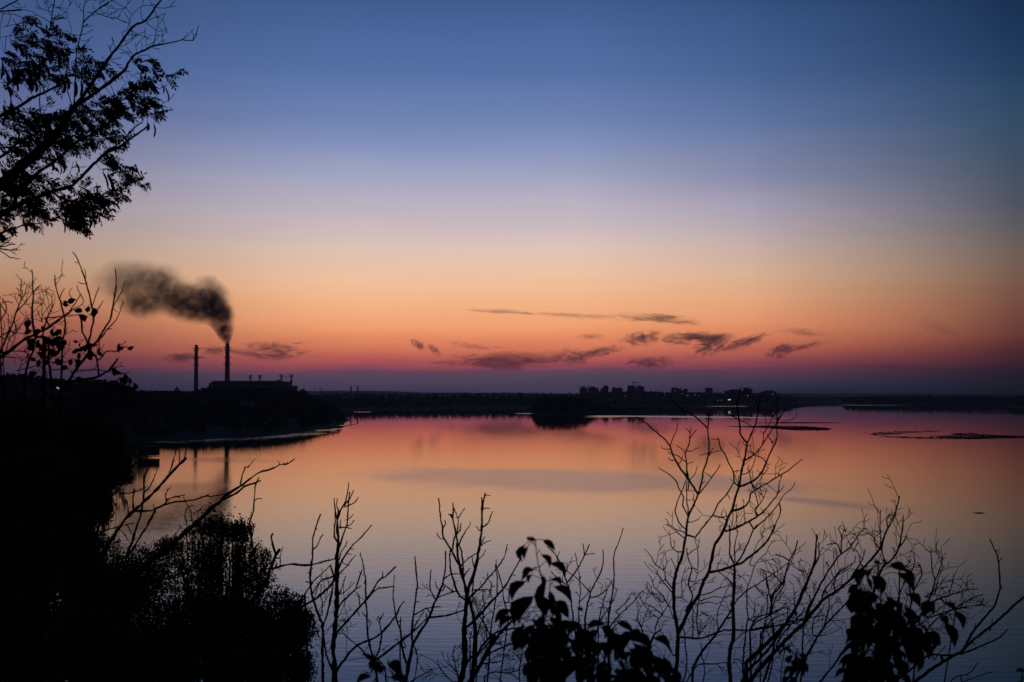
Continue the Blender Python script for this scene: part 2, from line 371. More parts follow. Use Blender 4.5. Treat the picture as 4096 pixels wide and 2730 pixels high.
strip('low_spit', 'low_reeds', 'thin flat reed strip near the far shore, right of the town', [(2960,1622,1619),(3100,1624,1613),(3200,1624,1613),(3260,1621,1616),(3290,1620,1618)], 60, 2, 8, 3, 14, 1.2, seed=11)
# distant hills
def hills(name, cols, D0, amp, seed):
    r2 = np.random.default_rng(seed); p = np.array(cols, float); pxx = np.arange(p[0, 0], p[-1, 0], 10.)
    t = np.interp(pxx, p[:, 0], p[:, 1]) + amp*(np.sin(pxx/37)*.4+np.sin(pxx/90+1)*.7) + r2.normal(0, .28, len(pxx))
    zt = EYE+(HOR-t)/F_PX*D0; V = []
    for dd, z in ((-900, -2*np.ones_like(zt)), (-500, zt*.5), (0, zt), (900, zt*.6)):
        V.append(np.stack([(pxx-CX)/F_PX*(D0+dd), np.full_like(zt, D0+dd), z], 1))
    nx = len(pxx); V = np.concatenate(V); i = (np.arange(3)[:, None]*nx+np.arange(nx-1)[None]).ravel()
    tag(np_mesh(name, V, np.stack([i, i+1, i+1+nx, i+nx], 1), M['forest'], smooth=True), kind='structure')
hills('hills', [(-2600,1560),(600,1563),(1230,1564),(1500,1565),(1700,1570),(2000,1573),(2600,1576),(6500,1576)], 9300, 1.2, 2)
hills('distant_hills', [(-2600,1566),(1400,1571),(2200,1574),(3000,1575),(3400,1573),(3900,1575),(4300,1576),(6500,1574)], 11000, .8, 4)
# ------------------------------------------------------------------ water
def n_(nt_, t, **kw):
    n = nt_.nodes.new(t)
    for k, v in kw.items(): setattr(n, k, v)
    return n
m, nt, p = newmat('water'); lk = nt.links.new
tcw = n_(nt, 'ShaderNodeTexCoord')
def mth(op, a, b=None, clamp=False):
    n = nt.nodes.new('ShaderNodeMath'); n.operation = op; n.use_clamp = clamp
    for i, v in enumerate((a, b)):
        if v is None: continue
        if isinstance(v, (int, float)): n.inputs[i].default_value = v
        else: lk(v, n.inputs[i])
    return n.outputs[0]
sep = n_(nt, 'ShaderNodeSeparateXYZ'); lk(tcw.outputs['Object'], sep.inputs[0])
def wnoise(sx_, sy_, detail=2, rot=0.0):
    mp = n_(nt, 'ShaderNodeMapping'); mp.inputs['Scale'].default_value = (sx_, sy_, 1); mp.inputs['Rotation'].default_value = (0, 0, rot)
    lk(tcw.outputs['Object'], mp.inputs['Vector'])
    nz = n_(nt, 'ShaderNodeTexNoise'); nz.inputs['Scale'].default_value = 1; nz.inputs['Detail'].default_value = detail
    lk(mp.outputs[0], nz.inputs['Vector']); return nz.outputs['Fac']
edge = wnoise(.03, .008, 5)
streak = wnoise(.012, .05, 4)
def patch(px, py, hw, hh, slope=0.0, soft=.5, nzamt=.5, src=None):
    """ruffled water inside an ellipse; sizes as seen, turned into metres on the water; slope: fall of its axis"""
    c = W(px, py); a = W(px-hw, py-hw*slope); b = W(px+hw, py+hw*slope)
    ry = abs(W(px, py-hh).y-W(px, py+hh).y)/2; rx = math.hypot(b.x-a.x, b.y-a.y)/2; th = math.atan2(b.y-a.y, b.x-a.x)
    mp = n_(nt, 'ShaderNodeMapping', vector_type='TEXTURE'); mp.inputs['Location'].default_value = (c.x, c.y, 0)
    mp.inputs['Rotation'].default_value = (0, 0, th); mp.inputs['Scale'].default_value = (rx, max(ry*math.cos(th)**.5, ry*.3), 1)
    lk(tcw.outputs['Object'], mp.inputs['Vector'])
    ln = n_(nt, 'ShaderNodeVectorMath', operation='LENGTH'); lk(mp.outputs[0], ln.inputs[0])
    d = mth('ADD', ln.outputs['Value'], mth('MULTIPLY', mth('SUBTRACT', src or edge, .5), nzamt))
    mr = n_(nt, 'ShaderNodeMapRange', interpolation_type='SMOOTHSTEP'); mr.inputs[1].default_value = 1.0; mr.inputs[2].default_value = 1-soft
    lk(d, mr.inputs[0]); return mr.outputs[0]
def addall(L_):
    o = None
    for v in L_: o = v if o is None else mth('MAXIMUM', o, v)
    return o
ruf = addall([patch(2720, 1668, 440, 3.6, .012, .4, .4), patch(2900, 1626, 110, 1.6, 0, .4, .2), patch(2110, 1655, 60, 1.6, 0, .5, .2),
              patch(3500, 1621.5, 150, 1.4, 0, .4, .3), patch(1340+110, 1649, 45, 1, 0, .5, .2), patch(2410, 1669, 90, 1.6, .0, .5, .2)])
mid = addall([patch(2250, 1918, 1050, 66, .05, .6, 1.0), patch(3300, 2012, 420, 26, .12, .8, .9, streak)])
cove = addall([patch(900, 1841, 200, 13, .07, .6, .5), patch(500, 1960, 190, 85, .1, .8, 1.3), patch(560, 2160, 170, 80, .2, .5, .9)])
mid = mth('MAXIMUM', mid, mth('MULTIPLY', cove, .55))
fine = wnoise(.06, .05, 5)
scum = addall([patch(600, 1768, 240, 11, -.02, .8, 2.2, fine), patch(860, 1760, 300, 9, -.05, .8, 2.2, fine), patch(1120, 1745, 260, 8, -.08, .8, 2.2, fine), patch(1290, 1722, 130, 6, -.1, .8, 2.2, fine), patch(1385, 1702, 60, 3.5, -.12, .8, 1.6, fine)])
calm = mth('SUBTRACT', 1.0, ruf)
w1 = wnoise(.16, .55, 3, .1); w2 = wnoise(.7, 1.6, 3, -.15)
hgt = mth('ADD', mth('MULTIPLY', w1, 1.0), mth('MULTIPLY', w2, .35))
bp = n_(nt, 'ShaderNodeBump'); bp.inputs['Distance'].default_value = .05
st = mth('ADD', .38, mth('MULTIPLY', mid, .4)); st = mth('ADD', st, mth('MULTIPLY', streak, .15))
nr = n_(nt, 'ShaderNodeMapRange'); nr.inputs[1].default_value = 200; nr.inputs[2].default_value = 1100; nr.inputs[3].default_value = 1.0; nr.inputs[4].default_value = .16; lk(sep.outputs[1], nr.inputs[0])
st = mth('MULTIPLY', st, nr.outputs[0])
lk(st, bp.inputs['Strength']); lk(hgt, bp.inputs['Height']); lk(bp.outputs['Normal'], p.inputs['Normal'])
rg = mth('ADD', .016, mth('MULTIPLY', ruf, .22)); rg = mth('ADD', rg, mth('MULTIPLY', mth('POWER', mid, 1.0), .125)); rg = mth('ADD', rg, mth('MULTIPLY', scum, .13))
lk(rg, p.inputs['Roughness'])
p.inputs['Base Color'].default_value = (.006, .010, .014, 1); p.inputs['IOR'].default_value = 1.333; p.inputs['Specular IOR Level'].default_value = .22; p.inputs['Specular Tint'].default_value = (1, .92, .80, 1)
M['water'] = m
wm = np_mesh('water', [(-9300, -700, 0), (9300, -700, 0), (9300, 11950, 0), (-9300, 11950, 0)], [[0, 1, 2, 3]], m)
tag(wm, kind='structure')

# ------------------------------------------------------------------ haze
m, nt, p = newmat('haze'); nt.nodes.remove(p)
pv = nt.nodes.new('ShaderNodeVolumePrincipled'); pv.inputs['Color'].default_value = (.78, .86, 1.0, 1)
pv.inputs['Density'].default_value = HAZE_D; pv.inputs['Anisotropy'].default_value = .3
nt.links.new(pv.outputs[0], nt.nodes['Material Output'].inputs['Volume'])
hz = MB(); hz.box(-9500, 9500, -1600, 12100, -6.5, 345); ho = hz.build('haze', m); tag(ho, 'pale dusk air over the water', 'haze', kind='stuff')

# ------------------------------------------------------------------ power station
DP = 3150.0
PS = frame(600, 1300, 2.768)
def PP(x, y, D=DP, fr=PS):
    return P(*fr(x, y), D)
gz0 = 20.0
def chimney(label, xt, yt, hwt, xb, yb, hwb, rings):
    t = PP(xt, yt); b = PP(xb, yb); s = DP/F_PX/2.768; rt, rb = hwt*s, hwb*s
    root = empty('chimney', (b.x, DP, gz0), label, 'chimney', 'chimneys of the power station')
    H = t.z-gz0; slope = (rb-rt)/(t.z-b.z)
    def rr(z): return rt+(t.z-z)*slope
    mb = MB(); zs = np.linspace(gz0-2, t.z, 14)
    mb.tube([(b.x, DP, z) for z in zs], [rr(z) for z in zs], 24); mb.build('shaft', M['conc'], root, smooth=True)
    mb = MB(); mb.tube([(b.x, DP, t.z-.9), (b.x, DP, t.z+.8)], [rt*1.05]*2, 24)
    mb.build('cap', M['steel'], root)
    for ry_, ext in rings:
        z = PP(xt, ry_).z; r0 = rr(z); o = MB(); R1 = r0+ext*1.4
        o.tube([(b.x, DP, z-.5), (b.x, DP, z+.3)], [R1, R1], 20)
        for k in range(12):
            th = k*math.pi/6+.2; o.tube([(b.x+math.cos(th)*R1, DP+math.sin(th)*R1, z), (b.x+math.cos(th)*R1, DP+math.sin(th)*R1, z+2.0)], .22, 4)
            o.tube([(b.x+math.cos(th)*R1, DP+math.sin(th)*R1, z-.2), (b.x+math.cos(th)*(r0-.1), DP+math.sin(th)*(r0-.1), z-2.4)], .25, 4)
        pf = o.build('platform', M['steel'], root)
    o = MB(); xs_ = b.x+rb*1.05
    o.tube([(b.x+rr(z)+.35, DP-.5, z) for z in np.linspace(gz0, t.z, 20)], .3, 4); o.build('ladder', M['steel'], root)
    return t
chimney('slimmer chimney standing alone left of the hall, giving off no smoke', 513.5, 226, 16, 508, 745, 23.5, [(262, 3.2), (288, 2.0), (368, 2.6), (440, 2.4)])
ct = chimney('thicker chimney rising out of the hall, black smoke pouring from its top', 858, 209, 20.5, 854, 622, 27, [(247, 3.0), (275, 2.0), (358, 2.8), (432, 2.8)])
# hall
root = empty('power_station', (PP(1000, 700).x, DP+40, gz0), 'long low power station hall behind the wooded ridge, grey-blue walls', 'power station')
def X_(x, D=DP): return PP(x, 700, D).x
def Z_(y, D=DP): return PP(1000, y, D).z
y0, y1 = DP+12, DP+60
mb = MB(); mb.box(X_(675), X_(1425), y0, y1, gz0-3, Z_(624)); mb.build('main_wall', M['panel'], root)
mb = MB(); mb.box(X_(672), X_(1427), y0-.6, y1+.6, Z_(624)+.003, Z_(620)); mb.build('roof', M['roof'], root)
mb = MB(); mb.box(X_(633), X_(675)-.02, y0+4, y1-4, gz0-3, Z_(652)); mb.prism([(X_(633), Z_(652)+.002), (X_(674), Z_(652)+.002), (X_(674), Z_(630)), (X_(650), Z_(640))], y0+5, y1-5); mb.build('annex', M['panel'], root)
mb = MB(); mb.box(X_(1425)+.02, X_(1522), y0+3, y1-3, gz0-3, Z_(629)); mb.box(X_(1522)+.05, X_(1598), y0+6, y1-10, gz0-3, Z_(674)); mb.build('annex', M['panel'], root)
mb = MB(); mb.box(X_(1382), X_(1424), y0+8, y0+24, Z_(620)+.01, Z_(614)); mb.box(X_(1380), X_(1426), y0+7, y0+25, Z_(614)+.01, Z_(611)); mb.build('roof_housing', M['steel'], root)
wn = MB()
for k in range(1):
    wn.box(X_(690), X_(1415), y0-.12, y0-.01, Z_(668), Z_(640))
w_ = wn.build('window_band', M['glass'], root)
mb = MB()
for k in range(9):
    xx = X_(720)+(X_(1380)-X_(720))*k/8.; mb.box(xx-.6, xx+.6, y0-.6, y0-.15, gz0-3, Z_(626))
mb.build('pilaster', M['conc'], root)
def mast(label, x, ytop, ybase, hw, D=DP+70, arms=((3, 1.0), (25, .9)), group='line towers standing behind the power station hall'):
    t = PP(x, ytop, D); s = D/F_PX/2.768; zb = gz0
    r = empty('line_tower', (t.x, D, zb), label, 'line tower', group)
    body = MB(); w = hw*.26*s
    for sx in (-1, 1):
        for sy in (-1, 1): body.tube([(t.x+sx*w*1.5, D+sy*w*1.5, zb), (t.x+sx*w*.8, D+sy*w*.8, t.z-arms[0][0]*s)], .55, 4)
    n = 9; zz = np.linspace(zb, t.z-arms[0][0]*s, n)
    for i in range(n-1):
        ww = w*(1.5-.7*i/(n-1)); body.tube([(t.x-ww, D, zz[i]), (t.x+ww, D, zz[i+1])], .3, 3); body.tube([(t.x+ww, D, zz[i]), (t.x-ww, D, zz[i+1])], .3, 3)
    body.build('lattice_mast', M['steel'], r)
    for dy, f in arms:
        a = MB(); z = t.z-dy*s; a.tube([(t.x-hw*f*s, D, z+.5), (t.x, D, z-.6), (t.x+hw*f*s, D, z+.5)], [.35, .8, .35], 4); a.tube([(t.x-hw*f*s, D, z+.6), (t.x+hw*f*s, D, z+.6)], .4, 4)
        for q in (-1, -.55, .55, 1): a.tube([(t.x+q*hw*f*s, D, z+.5), (t.x+q*hw*f*s, D, z-1.8)], .25, 3)
        a.build('crossarm', M['steel'], r)
mast('two-armed line tower behind the hall roof, first from the left', 1112, 559, 622, 24)
mast('two-armed line tower behind the hall roof, second from the left', 1216, 558, 622, 24)
mast('taller two-armed line tower just right of the roof housing', 1455, 553, 628, 27)
mast('two-armed line tower rising over the water tank at the right end of the hall', 1566, 552, 640, 28)
def pole(label, x, ytop, D, r=.45, zb=None, group='thin poles near the power station'):
    t = PP(x, ytop, D); zb = gz0 if zb is None else zb; e = empty('pole', (t.x, D, zb), label, 'pole', group)
    mb = MB(); mb.tube([(t.x, D, zb), (t.x, D, t.z)], [r, r*.5], 6); mb.build('shaft', M['steel'], e)
    mb = MB(); mb.tube([(t.x-r*1.6, D, t.z-3), (t.x+r*1.6, D, t.z-3)], r*.5, 4); mb.build('bracket', M['steel'], e)
pole('thin lightning rod in the middle of the hall roof', 1146, 588, DP+30, .35)
pole('thick dark flue pole in front of the right annex of the hall', 1508, 559, DP+8, .9)
pole('thin pole just right of the hall, left of the round tree', 1627, 676, DP+20, .4)
pole('tall thin pole over the far bank, left of the far pylon', 1822, 680, DP+260, .6)
e = empty('water_tower', (X_(1563, DP+5), DP+5, gz0), 'water tower with a dark drum tank at the right end of the hall', 'water tower')
xx = X_(1563, DP+5); mb = MB(); mb.tube([(xx, DP+5, gz0-1), (xx, DP+5, Z_(650))], [1.4, 1.1], 10); mb.build('shaft', M['conc'], e)
mb = MB(); mb.tube([(xx, DP+5, Z_(661)), (xx, DP+5, Z_(650)), (xx, DP+5, Z_(618)), (xx, DP+5, Z_(611))], [.9, 2.7, 2.7, 1.2], 14); mb.build('tank', M['steel'], e)
# pylons further off
def pylon(label, px, pyt, D, hw, zb=2.0, arms=(.12, .38), group='lattice pylons on the far bank'):
    t = P(px, pyt, D); r = empty('pylon', (t.x, D, zb), label, 'pylon', group); H = t.z-zb; s = D/F_PX; w = hw*s*.33
    b = MB(); n = 10
    for sx in (-1, 1):
        for sy in (-1, 1): b.tube([(t.x+sx*w, D+sy*w, zb), (t.x+sx*w*.15, D+sy*w*.15, t.z)], .38, 4)
    for i in range(n-1):
        z0, z1 = zb+H*i/n, zb+H*(i+1)/n; w0, w1 = w*(1-.85*i/n), w*(1-.85*(i+1)/n)
        b.tube([(t.x-w0, D-w0, z0), (t.x+w1, D-w1, z1)], .22, 3); b.tube([(t.x+w0, D-w0, z0), (t.x-w1, D-w1, z1)], .22, 3)
    b.build('lattice_mast', M['steel'], r)
    for f in arms:
        a = MB(); z = t.z-H*f; k = 1 if f > .2 else .72
        a.tube([(t.x-hw*s*k, D, z), (t.x, D, z+1.5), (t.x+hw*s*k, D, z)], [.2, .45, .2], 4); a.tube([(t.x-hw*s*k, D, z), (t.x+hw*s*k, D, z)], .3, 4)
        a.build('crossarm', M['steel'], r)
pylon('faint lattice pylon with two crossarms far behind the round tree', 1284, 1548, 5200, 9)
def spire(label, px, pyt, D, hb, lean):
    zb = 1.0; t = P(px, pyt, D); r = empty('crane_mast', (t.x-lean, D, zb), label, 'mast', 'paired tapering masts on the far bank'); s = D/F_PX; w = hb*s
    b = MB()
    for sx in (-1, 1):
        for sy in (-1, 1): b.tube([(t.x-lean+sx*w, D+sy*w, zb), (t.x+sx*.7, D+sy*.7, t.z-6)], .55, 4)
    n = 14
    for i in range(n):
        a0, a1 = i/n, (i+1)/n; f = lambda a: (t.x-lean*(1-a), w*(1-a)+.7*a, zb+(t.z-6-zb)*a)
        x0, w0, z0 = f(a0); x1, w1, z1 = f(a1)
        b.tube([(x0-w0, D, z0), (x1+w1, D, z1)], .35, 3); b.tube([(x0+w0, D, z0), (x1-w1, D, z1)], .35, 3)
    b.build('lattice_leg', M['steel'], r)
    c = MB(); c.tube([(t.x, D, t.z-14), (t.x+.2, D, t.z-5), (t.x, D, t.z)], [1.5, 2.3, .9], 6); c.build('mast_head', M['steel'], r)
spire('left one of the two tapering masts right of the peninsula', 1404, 1544, 3620, 5.0, 2.2)
spire('right one of the two tapering masts right of the peninsula', 1431, 1544.5, 3640, 5.5, 1.5)
for k, (px, py, tx) in enumerate([(1481, 1564, 'short thin pole on the far bank right of the paired masts'), (1715, 1568, 'thin pole on the far bank left of the wooded island'), (2083, 1561, 'small antenna mast on the far hill left of the town'), (1332, 1564, 'thin short pole left of the paired masts')]):
    t = P(px, py, 3700); e = empty('pole', (t.x, 3700, 3), tx, 'pole', 'thin poles on the far bank')
    mb = MB(); mb.tube([(t.x, 3700, 3), (t.x, 3700, t.z)], [.8, .4], 5); mb.build('shaft', M['steel'], e); mb = MB(); mb.box(t.x-1.2, t.x+1.2, 3699, 3701, t.z-4, t.z-3); mb.build('bracket', M['steel'], e)

# ------------------------------------------------------------------ houses on the peninsula and boathouse
def house(label, px, pyt, pyb, hw, D, wallm, rows=2, colsn=5, gable=.32, lit=()):
    b = P(px, pyb, D); t = P(px, pyt, D); w = hw*D/F_PX; H = t.z-b.z; dp = w*.8
    r = empty('house', (b.x, D, b.z), label, 'house'); hb = H*(1-gable)
    mb = MB(); mb.box(b.x-w, b.x+w, D, D+2*dp, b.z-4, b.z+hb); mb.build('wall', wallm, r)
    mb = MB(); mb.v = [(b.x-w*1.07, D-.4, b.z+hb+.01), (b.x+w*1.07, D-.4, b.z+hb+.01), (b.x+w*1.07, D+2*dp+.4, b.z+hb+.01), (b.x-w*1.07, D+2*dp+.4, b.z+hb+.01), (b.x-w*.5, D+dp, t.z), (b.x+w*.5, D+dp, t.z)]
    mb.f = [(0, 1, 5, 4), (2, 3, 4, 5), (1, 2, 5), (3, 0, 4), (3, 2, 1, 0)]; rf = mb.build('roof', M['roof'], r)
    mb = MB(); mb.box(b.x+w*.2, b.x+w*.32, D+dp*.8, D+dp*1.0, b.z+hb, t.z+.5); c_ = mb.build('chimney_stack', M['conc'], rf)
    rf_loc = rf.location; c_.location = Vector((0, 0, 0))
    for i in range(rows):
        for j in range(colsn):
            x = b.x-w+2*w*(j+.5)/colsn; z = b.z+hb*(i+.5)/rows; mb = MB()
            mb.box(x-w/colsn*.42, x+w/colsn*.42, D-.06, D-.01, z-hb/rows*.28, z+hb/rows*.28)
            mb.build('window', M['lit'] if (i, j) in lit else M['glass'], r)
    return r
def fix_children(): pass
x, y = PS(1083, 885)
house('pale two-storey house half hidden among the peninsula trees', x, y, 1300+1000/2.768, 26, 1400, M['wallp'], 2, 5)
house('tiny pale shed near the waterline of the peninsula', 600+1335/2.768, 1300+1112/2.768, 1300+1142/2.768, 7, 1120, M['white'], 1, 2)
house('small pale building low on the far bank left of the wooded island', 2048, 1601, 1609, 12, 2900, M['wallp'], 1, 3)
def lampost(label, px, py, D, off):
    t = P(px, py, D); g = g1(t.x, D); e = empty('street_lamp', (t.x, D, min(g, t.z-4)), label, 'street lamp', 'street lamps on the left hill'); mb = MB()
    mb.tube([(t.x, D, min(g, t.z-4)), (t.x, D, t.z+.3)], [.12, .07], 6); mb.build('post', M['steel'], e)
    mb = MB(); mb.tube([(t.x, D, t.z+.25), (t.x+off, D-1.0, t.z+.5)], .07, 5); mb.build('arm', M['steel'], e)
    mb = MB(); mb.tube([(t.x+off, D-1.1, t.z+.35), (t.x+off, D-1.1, t.z), (t.x+off, D-1.1, t.z-.2)], [.15, .17, .06], 8); mb.build('lamp_head', M['lamp'], e)
lampost('lit street lamp on the left hill, left and higher one of the pair', 230, 1553, 520, .2)
lampost('lit street lamp on the left hill, right and lower one of the pair', 235.5, 1555.5, 524, .25)
# boathouse
D = 672.; C2 = frame(300, 1700, 2.24); a = P(*C2(572, 262), D); b = P(*C2(722, 192), D)
r = empty('boathouse', ((a.x+b.x)/2, D, 0), 'flat-roofed dark boathouse standing in the water off the left bank', 'boathouse')
mb = MB(); mb.box(a.x, b.x, D, D+8, 1.0, b.z-.3); mb.build('wall', M['wood'], r)
mb = MB(); mb.box(a.x-.4, b.x+.4, D-.4, D+8.4, b.z-.297, b.z); mb.build('roof', M['roof'], r)
mb = MB(); mb.box(a.x+1.2, a.x+3.2, D-.07, D-.01, 1.2, b.z-1.2); mb.build('door', M['bark'], r)
mb = MB(); mb.box(a.x-6.5, b.x+2.2, D-1.4, D-.1, .55, .8); mb.build('deck', M['wood'], r)
for k in range(6):
    mb = MB(); xk = a.x+.3+(b.x-a.x-.6)*k/5; mb.tube([(xk, D-.9, -1.2), (xk, D-.9, .55)], .13, 6); mb.build('pile', M['bark'], r)
mb = MB()
for k in range(5): mb.tube([(b.x+.5+k*.35, D-.6, .8), (b.x+.5+k*.35, D-.6, 1.7)], .05, 4)
mb.tube([(b.x+.4, D-.6, 1.7), (b.x+2.1, D-.6, 1.7)], .05, 4); mb.build('railing', M['bark'], r)
# rocks at the tip
for k, (px, py, D, sz) in enumerate([(1378, 1677, 1640, 5.5), (1388, 1681, 1630, 4.0), (1398, 1683.5, 1624, 3.0), (1368, 1674, 1650, 5.5)]):
    c = P(px, py, D); mb = MB(); r2 = random.Random(k); n = 9; rings = 5
    for i in range(rings):
        a_ = i/(rings-1)
        for j in range(n):
            th = j*2*math.pi/n; rr = sz*math.sqrt(max(0.03, 1-a_**2))*r2.uniform(.8, 1.2); mb.v.append((c.x+math.cos(th)*rr, D+math.sin(th)*rr, -1+a_*(c.z+1.8)*r2.uniform(.9, 1.1)))
    for i in range(rings-1):
        for j in range(n): mb.f.append((i*n+j, i*n+(j+1) % n, (i+1)*n+(j+1) % n, (i+1)*n+j))
    mb.f.append(tuple(range((rings-1)*n, rings*n)))
    tx = ['large bushy rock at the foot of the peninsula tip', 'middle rock of the row running out from the peninsula tip', 'outermost low rock off the peninsula tip', 'rock closest to the trees at the peninsula tip'][k]
    tag(mb.build('rock', M['rock'], loc=(c.x, D, 0), smooth=False), tx, 'rock', 'rocks off the peninsula tip')

# ------------------------------------------------------------------ town on the far bank
DC = 4250.; F1 = frame(2280, 1500, 5.602); F2 = frame(2650, 1500, 4.706)
TG = 'apartment blocks on the far bank'
def block(fr, label, bodies, lit=(), name='apartment_building', D=DC, ext=None, mt='wallp'):
    """bodies: (x0,x1,ytop[,ybottom]) in the zoomed view, first one the main wall"""
    x0 = min(b[0] for b in bodies); x1 = max(b[1] for b in bodies)
    c = P(*fr((x0+x1)/2, 400), D); s = 1
    r = empty(name, (c.x, D, 8), label, 'building', TG)
    for k, b in enumerate(bodies):
        a_ = P(*fr(b[0], b[2]), D); e_ = P(*fr(b[1], b[2]), D); zb = 8 if len(b) < 4 else P(*fr(b[0], b[3]), D).z
        off = k*.6; mb = MB(); mb.box(a_.x+.02*k, e_.x-.02*k, D+off, D+16-off*.5, zb, a_.z-.6)
        w = mb.build(['wall', 'wing', 'roof_storey', 'stair_tower', 'wing', 'turret', 'turret', 'turret', 'turret'][min(k, 8)] if len(b) < 5 else b[4], M[mt], r)
        mb = MB(); mb.box(a_.x-.3, e_.x+.3, D+off-.3, D+16.3-off*.5, a_.z-.595, a_.z); mb.build('roof', M['roof'], r)
    for (lx, ly, w_, h_) in lit:
        q = P(*fr(lx, ly), D); mb = MB(); mb.box(q.x-w_*.7, q.x+w_*.7, D-.4, D-.2, q.z-h_*.7, q.z+h_*.7); mb.build('lit_window', M['lit'], r)
    return r
block(F1, 'leftmost tower block of the town, with a stepped hump on its roof', [(222, 388, 292), (272, 345, 280), (280, 320, 262)])
block(F1, 'wide rounded block just right of the leftmost tower, under the low crane', [(402, 648, 306), (420, 600, 286), (465, 575, 272), (480, 545, 262), (612, 618, 292, 306), (638, 644, 292, 306)])
block(F1, 'tall narrow tower with a lower wing at its left and a small pinnacle', [(750, 862, 250), (690, 752, 300), (770, 828, 238), (778, 784, 226, 240)])
block(F1, 'pale-blue twin-humped block between the narrow tower and the cranes', [(940, 1180, 302), (962, 1036, 286), (980, 1018, 274), (1062, 1136, 290), (1080, 1118, 278)])
block(F1, 'broad dark tower directly under the two crossed cranes', [(1300, 1446, 238), (1284, 1302, 330), (1446, 1500, 335)])
block(F1, 'stepped tower with open floors right of the crossed cranes', [(1515, 1612, 248), (1530, 1600, 240)])
def frameb(label, x0, x1, yt, yb, cols_, D=DC+4):
    a_ = P(*F1(x0, yt), D); e_ = P(*F1(x1, yt), D); r = empty('building_frame', ((a_.x+e_.x)/2, D, 8), label, 'building shell', 'unfinished building shells'); 
    for k in range(cols_):
        xx = a_.x+(e_.x-a_.x)*k/(cols_-1)
        mb = MB(); mb.box(xx-.9, xx+.9, D, D+1.8, 8, a_.z-1.2); mb.build('column', M['conc'], r)
    n = 3
    for j, zz in enumerate(np.linspace(P(*F1(x0, yb), D).z, a_.z, n)): mb = MB(); mb.box(a_.x-1, e_.x+1, D-.2, D+9, zz-1.19, zz); mb.build('floor_slab', M['conc'], r)
frameb('open concrete frame between the two towers below the cranes', 1450, 1512, 264, 372, 4)
frameb('open concrete frame at the right side of the stepped tower', 1616, 1660, 264, 372, 4)
block(F2, 'dark block with one lit window high on its front, left of the antenna', [(172, 300, 248), (208, 272, 240)], lit=[(240, 301, 1.3, .8)])
block(F2, 'lower dark block with a thin antenna, its right end rising', [(300, 412, 290), (302, 355, 266), (412, 472, 263), (341, 345, 236, 266)])
block(F2, 'lone square tower standing by itself near the middle of the right half of the town', [(815, 945, 250), (825, 935, 243)])
block(F2, 'long low block with a stepped roofline left of the bare branches', [(1175, 1530, 302), (1250, 1455, 284), (1290, 1360, 274), (1385, 1450, 274)])
block(F2, 'tall block with a higher left half behind the bare branches', [(1635, 1692, 262), (1530, 1635, 250), (1540, 1560, 240), (1605, 1625, 240)])
block(F2, 'rightmost wide block with a lit window near its right end', [(1868, 2148, 326), (1908, 2106, 300), (1990, 2030, 294), (2085, 2100, 294)], lit=[(2078, 362, 1.3, .9)])
# low houses filling the skyline
r2 = random.Random(5)
low = [(F1, 862, 940, 381), (F1, 1180, 1290, 382), (F1, 1662, 1690, 366), (F1, 1700, 1770, 378), (F1, 1780, 1850, 366), (F1, 1862, 1945, 374), (F1, 1960, 2035, 376), (F1, 2050, 2110, 392), (F1, 2150, 2190, 385), (F1, 2200, 2275, 398),
       (F2, 70, 96, 322), (F2, 474, 520, 334), (F2, 524, 572, 326), (F2, 580, 630, 333), (F2, 638, 720, 327), (F2, 725, 812, 335), (F2, 950, 1000, 350), (F2, 1008, 1090, 341), (F2, 1096, 1140, 345), (F2, 1145, 1174, 352), (F2, 1694, 1780, 346), (F2, 1790, 1866, 349), (F2, 2208, 2226, 357), (F1, 395, 402, 385), (F1, 650, 688, 372)]
where = ['between the narrow tower and the twin-humped block', 'left of the broad tower under the cranes', 'touching the right open frame', 'first low roof right of the open frame', 'slightly higher low roof right of the cranes', 'third low roof right of the cranes', 'fourth low roof right of the cranes', 'midway to the lit-window block', 'tiny roof left of the block with the lit window', 'touching the left side of the block with the lit window', 'tiny raised roof left of the lit-window block', 'touching the right end of the antenna block', 'second roof right of the antenna block', 'third roof right of the antenna block', 'wider roof left of the lone square tower', 'touching the left side of the lone square tower', 'touching the right side of the lone square tower', 'raised roof right of the lone square tower', 'low roof between the lone tower and the long block', 'touching the left end of the long stepped block', 'right of the tall block behind the branches', 'touching the left end of the rightmost wide block', 'tiny lone spire-like house right of the whole town', 'in the gap beside the leftmost tower', 'between the rounded block and the narrow tower']
for (fr, x0, x1, yt), tx in zip(low, where):
    a_ = P(*fr(x0, yt), DC+30); e_ = P(*fr(x1, yt), DC+30); r = empty('low_building', ((a_.x+e_.x)/2, DC+30, 6), 'low dark skyline building, ' + tx, 'building', 'low buildings along the far skyline')
    mb = MB(); mb.box(a_.x, e_.x, DC+30, DC+44, 6, a_.z-1.2); mb.build('wall', M['wallp'], r)
    mb = MB(); mb.prism([(a_.x-.4, a_.z-1.195), (e_.x+.4, a_.z-1.195), (e_.x*.75+a_.x*.25, a_.z+.3), (a_.x*.75+e_.x*.25, a_.z+.3)], DC+29.6, DC+44.4); mb.build('roof', M['roof'], r)
